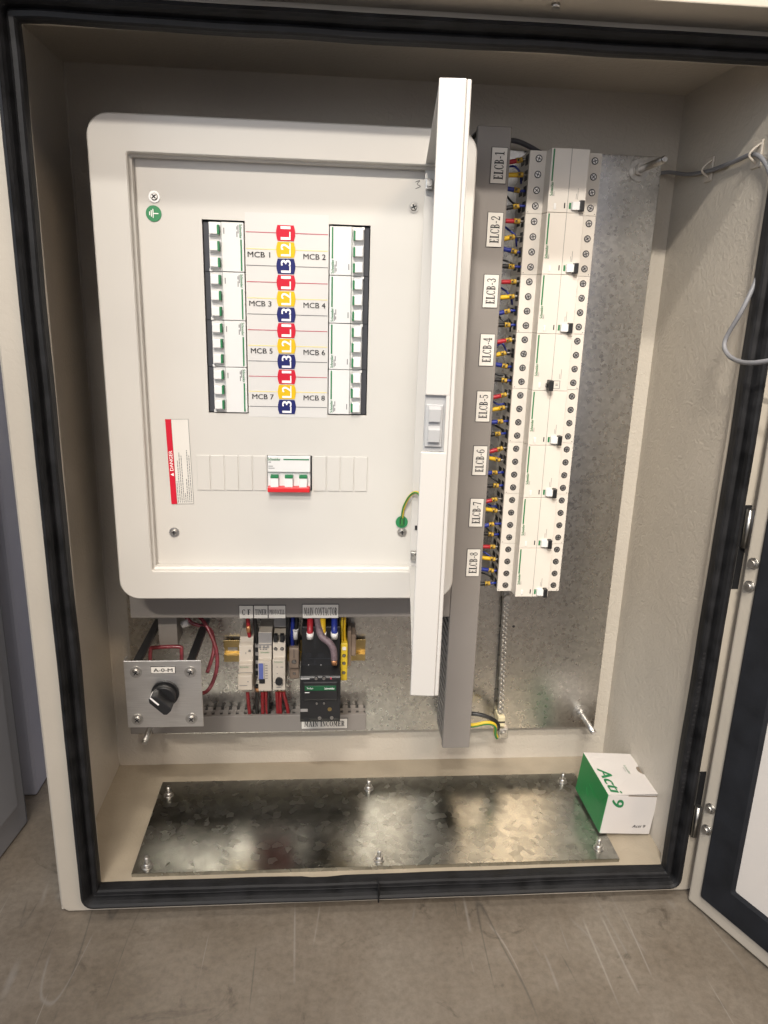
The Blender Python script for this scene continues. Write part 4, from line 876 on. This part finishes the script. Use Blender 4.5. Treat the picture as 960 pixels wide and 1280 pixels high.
# contactor feed wires
for x, cn, m in ((-.0600, 'red', 'wire_red'), (-.0425, 'yellow', 'wire_yellow'), (-.0262, 'blue', 'wire_blue')):
    t = thing('power_wire', 'thick %s wire with white sleeve entering the top of the contactor' % cn, 'wire', (x, .152, -.24), group='thick wires on the contactor')
    mb = MB(); mb.tube([(x + .001, .184, -.192), (x, .178, -.208), (x, .162, -.2195), (x, .1545, -.229), (x, .1555, -.238)], .0044, 12, 5); part('wire_insulation', mb, m, t)
    mb = MB(); mb.cyl((x, .1540, -.2305), (x, .1555, -.2400), .0050, 14); part('sleeve', mb, 'sleeve_white', t)
t = thing('flexible_cable', 'purplish braided cable hanging across the contactor front with a copper end', 'cable', (-.038, .15, -.21))
mb = MB(); mb.tube([(-.0520, .186, -.192), (-.0510, .178, -.208), (-.0490, .160, -.2205), (-.0440, .145, -.232), (-.0330, .140, -.2400), (-.0280, .138, -.2480), (-.0265, .137, -.2560), (-.0262, .137, -.2640)], .0048, 12, 6); part('cable_sheath', mb, 'braid_purple', t)
mb = MB(); mb.cyl((-.0262, .137, -.2635), (-.0262, .138, -.2715), .0042, 12); part('copper_end', mb, 'lug_copper', t)
# earth terminal on the right of the contactor
t = thing('earth_terminal', 'yellow earth terminal block on the right of the contactor', 'terminal', (-.008, YP, -.31))
mb = MB(); mb.box(-.0168, -.0068, .1700, yb, -.3150, -.2560, .001, 1); part('housing', mb, 'terminal_yellow', t)
mb = MB(); mb.box(-.0066, -.0010, .1880, yb, -.3020, -.2450, .001, 1); part('side_plate', mb, 'terminal_brown', t)
mb = MB(); mb.box(-.0010, .0060, .1900, yb, -.2860, -.2520, .001, 1); part('end_stop', mb, 'terminal_brown', t)
screws_on(t, [(-.0118, -.2750), (-.0118, -.2870), (-.0118, -.3020)], .1700, .0026)
mb = MB(); mb.box(-.0145, -.0090, .1690, .1700, -.2660, -.2610); part('white_mark', mb, 'sleeve_white', t)
for i, x in enumerate((-.0155, -.0115)):
    w = thing('earth_wire', ('left' if i == 0 else 'right') + ' one of two yellow earth wires dropping into the yellow terminal block', 'wire', (x, .185, -.25), group='yellow earth wires')
    mb = MB(); mb.tube([(x, .180, -.200), (x + .0005, .178, -.215), (x, .178, -.240), (x + .001, .180, -.258)], .0018, 8, 5); part('wire_insulation', mb, 'wire_yellow' if i else 'terminal_yellow', w)
# dark wires dropping between photocell relay and contactor
for i, (x, m, cn, off) in enumerate(((-.0920, 'wire_black', 'black', 0), (-.0862, 'wire_blue', 'dark blue', .001), (-.0805, 'wire_black', 'right hand black', 0))):
    w = thing('control_wire', '%s wire dropping between the photocell relay and the contactor' % cn, 'wire', (x, .19, -.25), group='dark wires beside the contactor')
    mb = MB(); mb.tube([(x, .188, -.198), (x + .001, .187, -.225), (x - .001 + off, .188, -.250), (x, .192, -.270)], .0029, 8, 5); part('wire_insulation', mb, m, w)
w = thing('wire_sleeve', 'white sleeve on the wires left of the contactor', 'sleeve', (-.082, .186, -.25)); mb = MB(); mb.cyl((-.0815, .186, -.2420), (-.0815, .187, -.2560), .0036, 12); mb.cyl((-.0815, .1855, -.2405), (-.0815, .186, -.2420), .0042, 12); part('sleeve_body', mb, 'sleeve_white', w)
# top feeds of fuse, timer
for P, m, lab in (([(-.1485, .180, -.200), (-.1485, .182, -.220), (-.1480, .184, -.236), (-.1470, .186, -.252)], 'wire_red', 'red wire with copper lug dropping into the top of the fuse switch'),
                  ([(-.1385, .180, -.200), (-.1385, .182, -.225), (-.1370, .186, -.255), (-.1372, .19, -.275)], 'wire_black', 'black wire dropping between the C F and TIMER devices')):
    w = thing('control_wire', lab, 'wire', P[0]); mb = MB(); mb.tube(P, .0028, 8, 5); part('wire_insulation', mb, m, w)
    if m == 'wire_red':
        mb = MB(); mb.cyl((-.1482, .1828, -.2330), (-.1476, .1845, -.2430), .0034, 10); part('copper_lug', mb, 'lug_copper', w)
# bottom wires into the low trunking
for i, (x, dx, m, cn, r) in enumerate(((-.1510, -.001, 'wire_red', 'red wire leaving the bottom of the fuse switch', .0027), (-.1370, -.004, 'wire_black', 'black wire left of the timer running down to the low trunking', .0027), (-.1292, -.003, 'wire_red', 'left red wire under the timer', .0027), (-.1245, -.001, 'wire_red', 'second red wire under the timer', .0025), (-.1200, -.005, 'wire_black', 'black wire under the timer', .0024), (-.1085, -.001, 'wire_red', 'left red wire under the photocell relay', .0027), (-.1035, -.002, 'wire_red', 'middle red wire under the photocell relay', .0025), (-.0995, .006, 'wire_red', 'right red wire splaying out under the photocell relay', .0027))):
    w = thing('control_wire', cn, 'wire', (x, .185, -.335), group='wires dropping to the low trunking')
    mb = MB(); mb.tube([(x, .180, -.326), (x + dx * .2, .184, -.345), (x + dx * .7, .198, -.370), (x + dx, .212, -.396)], r, 8, 5); part('wire_insulation', mb, m, w)
    if cn.find('timer') > 0 or cn.find('relay') > 0:
        mb = MB(); mb.cyl((x, .1795, -.3300), (x, .1812, -.3355), r * 1.25, 10); part('ferrule', mb, 'lug_copper', w)
t = thing('clear_relay_base', 'grey terminal blocks showing above the photocell relay', 'terminal', (-.105, YP, -.25))
mb = MB(); mb.box(-.1135, -.0955, .200, yb, -.2440, -.2300, .001); mb.box(-.1180, -.0960, .205, yb, -.2290, -.2180, .001); part('housing', mb, 'device_grey', t)

# ================================================================== earth bar on the right
eb = thing('earth_bar', 'narrow steel earth bar with staggered screws below the ELCB column', 'earth bar', (.236, YP, -.43))
def ebx(z): return .2308 + (z + .205) / (-.2024) * .0060
mb = MB(); mb.prism([(ebx(-.19) - .0042, -.19), (ebx(-.19) + .0042, -.19), (ebx(-.415) + .0042, -.415), (ebx(-.415) - .0042, -.415)], 'y', YP - .016, YP - .008); part('bar_core', mb, 'hinge_steel', eb)
fm = MB(); fm.cyl((0, YP - .016, 0), (0, YP - .0185, 0), .0024, 9, .0018); fme = fm.mesh('bar_screw', 'bar_silver', OFF[eb.name])
for k in range(50):
    z = -.212 - k * .0040; inst('bar_screw', fme, eb, (ebx(z) + (.0021 if k % 2 else -.0021), 0, z))
mb = MB(); mb.cyl((.2315, YP - .0005, -.205), (.2315, YP - .020, -.205), .0052, 14); part('end_screw', mb, 'screw_steel', eb)
mb = MB(); mb.box(ebx(-.3) - .0052, ebx(-.3) - .0046, YP - .0008, YP - .0003, -.41, -.20); part('bar_backing', mb, 'ink_black', eb)
mb = MB(); mb.box(.2310, .2420, YP - .024, YP - .0006, -.4190, -.4020, .001); part('clamp_block', mb, 'terminal_beige', eb)
mb = MB(); mb.box(.2312, .2418, YP - .0246, YP - .0238, -.4120, -.4095); part('block_slot', mb, 'ink_black', eb)
mb = MB(); mb.box(.2330, .2470, YP - .028, YP - .004, -.4380, -.4200, .0012); mb.cyl((.2400, YP - .028, -.4290), (.2400, YP - .0315, -.4290), .0046, 10); part('end_clamp', mb, 'screw_steel', eb)
for P, m, lab in (([(.172, .205, -.3930), (.195, .198, -.3900), (.215, .196, -.3960), (.2280, .200, -.4080), (.2300, .203, -.4200)], 'wire_black', 'dark earth wire arching from the trunking to the earth bar clamp'),
                  ([(.172, .205, -.4120), (.190, .197, -.4080), (.210, .194, -.4020), (.2230, .196, -.4080), (.2260, .200, -.4250), (.2300, .203, -.4340)], 'terminal_yellow', 'yellow and green earth wire arching into the earth bar clamp')):
    w = thing('earth_wire', lab, 'wire', P[0], group='wires on the earth bar')
    mb = MB(); mb.tube(P, .0027 if m != 'wire_black' else .0034, 10, 6); part('wire_insulation', mb, m, w)
    if m != 'wire_black':
        mb = MB(); mb.tube([(x, y - .0008, z - .0018) for x, y, z in P], .0021, 8, 6); part('green_stripe', mb, 'wire_green', w)

# ================================================================== gland plate
gp = thing('gland_plate', 'dark galvanised gland plate bolted to the enclosure floor', 'gland plate', (.038, .1, -.507))
mb = MB(); mb.box(-.2850, .3605, .0130, .2010, -.5066, -.5012); part('plate_sheet', mb, 'galvanised_gland', gp)
for x, y in ((-.2694, .169), (.0292, .1734), (.3338, .1802), (-.2679, .0249), (.0350, .0252), (.3387, .0338)):
    mb = MB(); mb.cyl((x, y, -.5011), (x, y, -.5000), .0072, 18); b = part('gland_bolt', mb, 'screw_steel', gp)
    mb = MB(); mb.cyl((x, y, -.5000), (x, y, -.4950), .0052, 6); mb.cyl((x, y, -.4950), (x, y, -.4860), .0026, 10); part('nut', mb, 'screw_steel', b)

# ================================================================== carton
W, D, H = .0748, .0957, .0651
cb = thing('carton', 'small white and green cardboard carton marked Acti 9 in the bottom right corner', 'carton', (.3489, .0594, -.4985), (rad(1.78), rad(4.61), rad(2.01)), local=True)
mb = MB(); mb.box(0.0006, W, 0, D, 0, H - .0010, .0006, 2); part('carton_body', mb, 'carton_white', cb)
mb = MB(); mb.box(-.0004, .0006, .0006, D - .0006, .0006, H - .0002, .0003, 1); gs = part('green_side', mb, 'carton_green', cb)
mb = MB(); mb.prism([(.0006, H - .0008), (.020, .036), (.030, .034), (.055, .036), (.062, .030), (.055, .018), (.0595, .018), (.066, .0305), (.058, .0385), (.031, .0365), (.022, .0385), (.0046, H - .0008)], 'x', -.0010, -.0004); part('side_flap', mb, 'carton_green', gs)
# lid with thumb notch on its right edge, lifting a little at the front
n = 8; ny = D * .58; nr = .0105
P = [(0.0, -.0002), (W * .45, -.0004), (W * .96, -.0006), (W * 1.005, .006)] + [(W * 1.0 - nr * math.sin(math.pi * i / n) * .75, ny - nr * math.cos(math.pi * i / n)) for i in range(n + 1)] + [(W, D), (0, D)]
t_ = bmesh.new(); V0 = [t_.verts.new((a, b, H - .0006 + .0040 * max(0, (a / W)) * max(0, 1 - b / D) ** 1.5)) for a, b in P]; V1 = [t_.verts.new((v.co.x, v.co.y, v.co.z + .0007)) for v in V0]
t_.faces.new(V0[::-1]); t_.faces.new(V1)
for i in range(len(P)): t_.faces.new((V0[i], V0[(i + 1) % len(P)], V1[(i + 1) % len(P)], V1[i]))
mb = MB(); bmesh.ops.triangulate(t_, faces=list(t_.faces)); mb.merge(t_); part('carton_lid', mb, 'carton_white', cb)
mb = MB(); mb.box(W * .40, W - .0012, -.00015, .0010, H - .0018, H - .0009); mb.box(W - .0105, W + .0001, ny - .0100, ny + .0100, H - .0020, H - .0009); part('lid_gap', mb, 'carton_inside', cb)
def on_top(mbx, z=H + .0024):     # lettering built facing -y at (x,z) is laid on the lid: z -> y
    for v in mbx.bm.verts:
        a, b = v.co.x, v.co.z; v.co = (a, b, H + .0004 + .0040 * max(0, a / W) * max(0, 1 - b / D) ** 1.5)
    return mbx
part('big_print', on_top(lettering('Acti', .0140, .0300, 0, .0172, .0540, -90, False, .03, .2)), 'ink_green', cb)
part('big_print', lettering('9', .0165, .0530 - .002, -.0003, .0180, .0115, -90, False, .03, .2), 'ink_green', cb)
part('small_print', lettering('Acti 9', .0560, .0135, -.0003, .0046, .0195, 0, False, .02, .2), 'ink_black', cb)
part('brand_text', on_top(lettering('Schneider', .0520, .0560, 0, .0032, .0210, -90)), 'ink_green', cb)
part('brand_text', on_top(lettering('Electric', .0480, .0560, 0, .0020, .0100, -90)), 'ink_grey', cb)

# ================================================================== grey door cable and clips
gc = thing('cable', 'grey cable running along the right wall over two clips and looping out to the door', 'cable', (.42, .15, .38), group='cables')
P = [(.385, .2440, .386), (.4080, .238, .3900), (.4200, .205, .3830), (.4205, .1507, .3783), (.4205, .0957, .3790), (.4205, .0548, .3802), (.4205, .0290, .3690), (.4215, .0120, .3480), (.4225, .0045, .3100), (.4225, .0040, .2750), (.4180, .0040, .2480), (.4080, .0050, .2165), (.4020, .0190, .1845), (.4010, .0080, .1700), (.4000, -.0212, .1640), (.4030, -.0500, .1655), (.4180, -.0760, .1740), (.4500, -.1100, .1900), (.4850, -.1250, .2000)]
mb = MB(); mb.tube(P, .0025, 12, 8); part('cable_sheath', mb, 'cable_grey', gc)
dc = thing('cable', 'dark cable curving from the top of the vertical trunking behind the first ELCB', 'cable', (.18, .21, .41), group='cables')
mb = MB(); mb.tube([(.165, .200, .4080), (.180, .205, .4120), (.196, .210, .4130), (.215, .218, .4090), (.235, .224, .4020), (.260, .228, .3960), (.300, .229, .392)], .0031, 10, 6); part('cable_sheath', mb, 'cable_dark', dc)
for y, z, lab, s in ((.1573, .3814, 'square adhesive cable clip in the middle of the right wall', .0092), (.0526, .3800, 'square adhesive cable clip on the right wall near the opening', .0092)):
    t = thing('cable_clip', lab, 'cable clip', (XR, y, z), group='adhesive cable clips')
    mb = MB(); mb.box(XR - .0026, XR - .0002, y - s, y + s, z - .014, z + .014, .0006, 1); part('clip_base', mb, 'clip_white', t)
    mb = MB(); mb.tube([(XR - .0022, y - .0065, z + .010), (XR - .010, y - .005, z + .003), (XR - .0115, y - .003, z - .003), (XR - .0022, y - .002, z - .0090)], .0013, 8, 5); part('clip_strap', mb, 'clip_white', t)

print('objects', len(bpy.data.objects), 'tris', sum(sum(len(p.vertices) - 2 for p in m.polygons) for m in bpy.data.meshes))
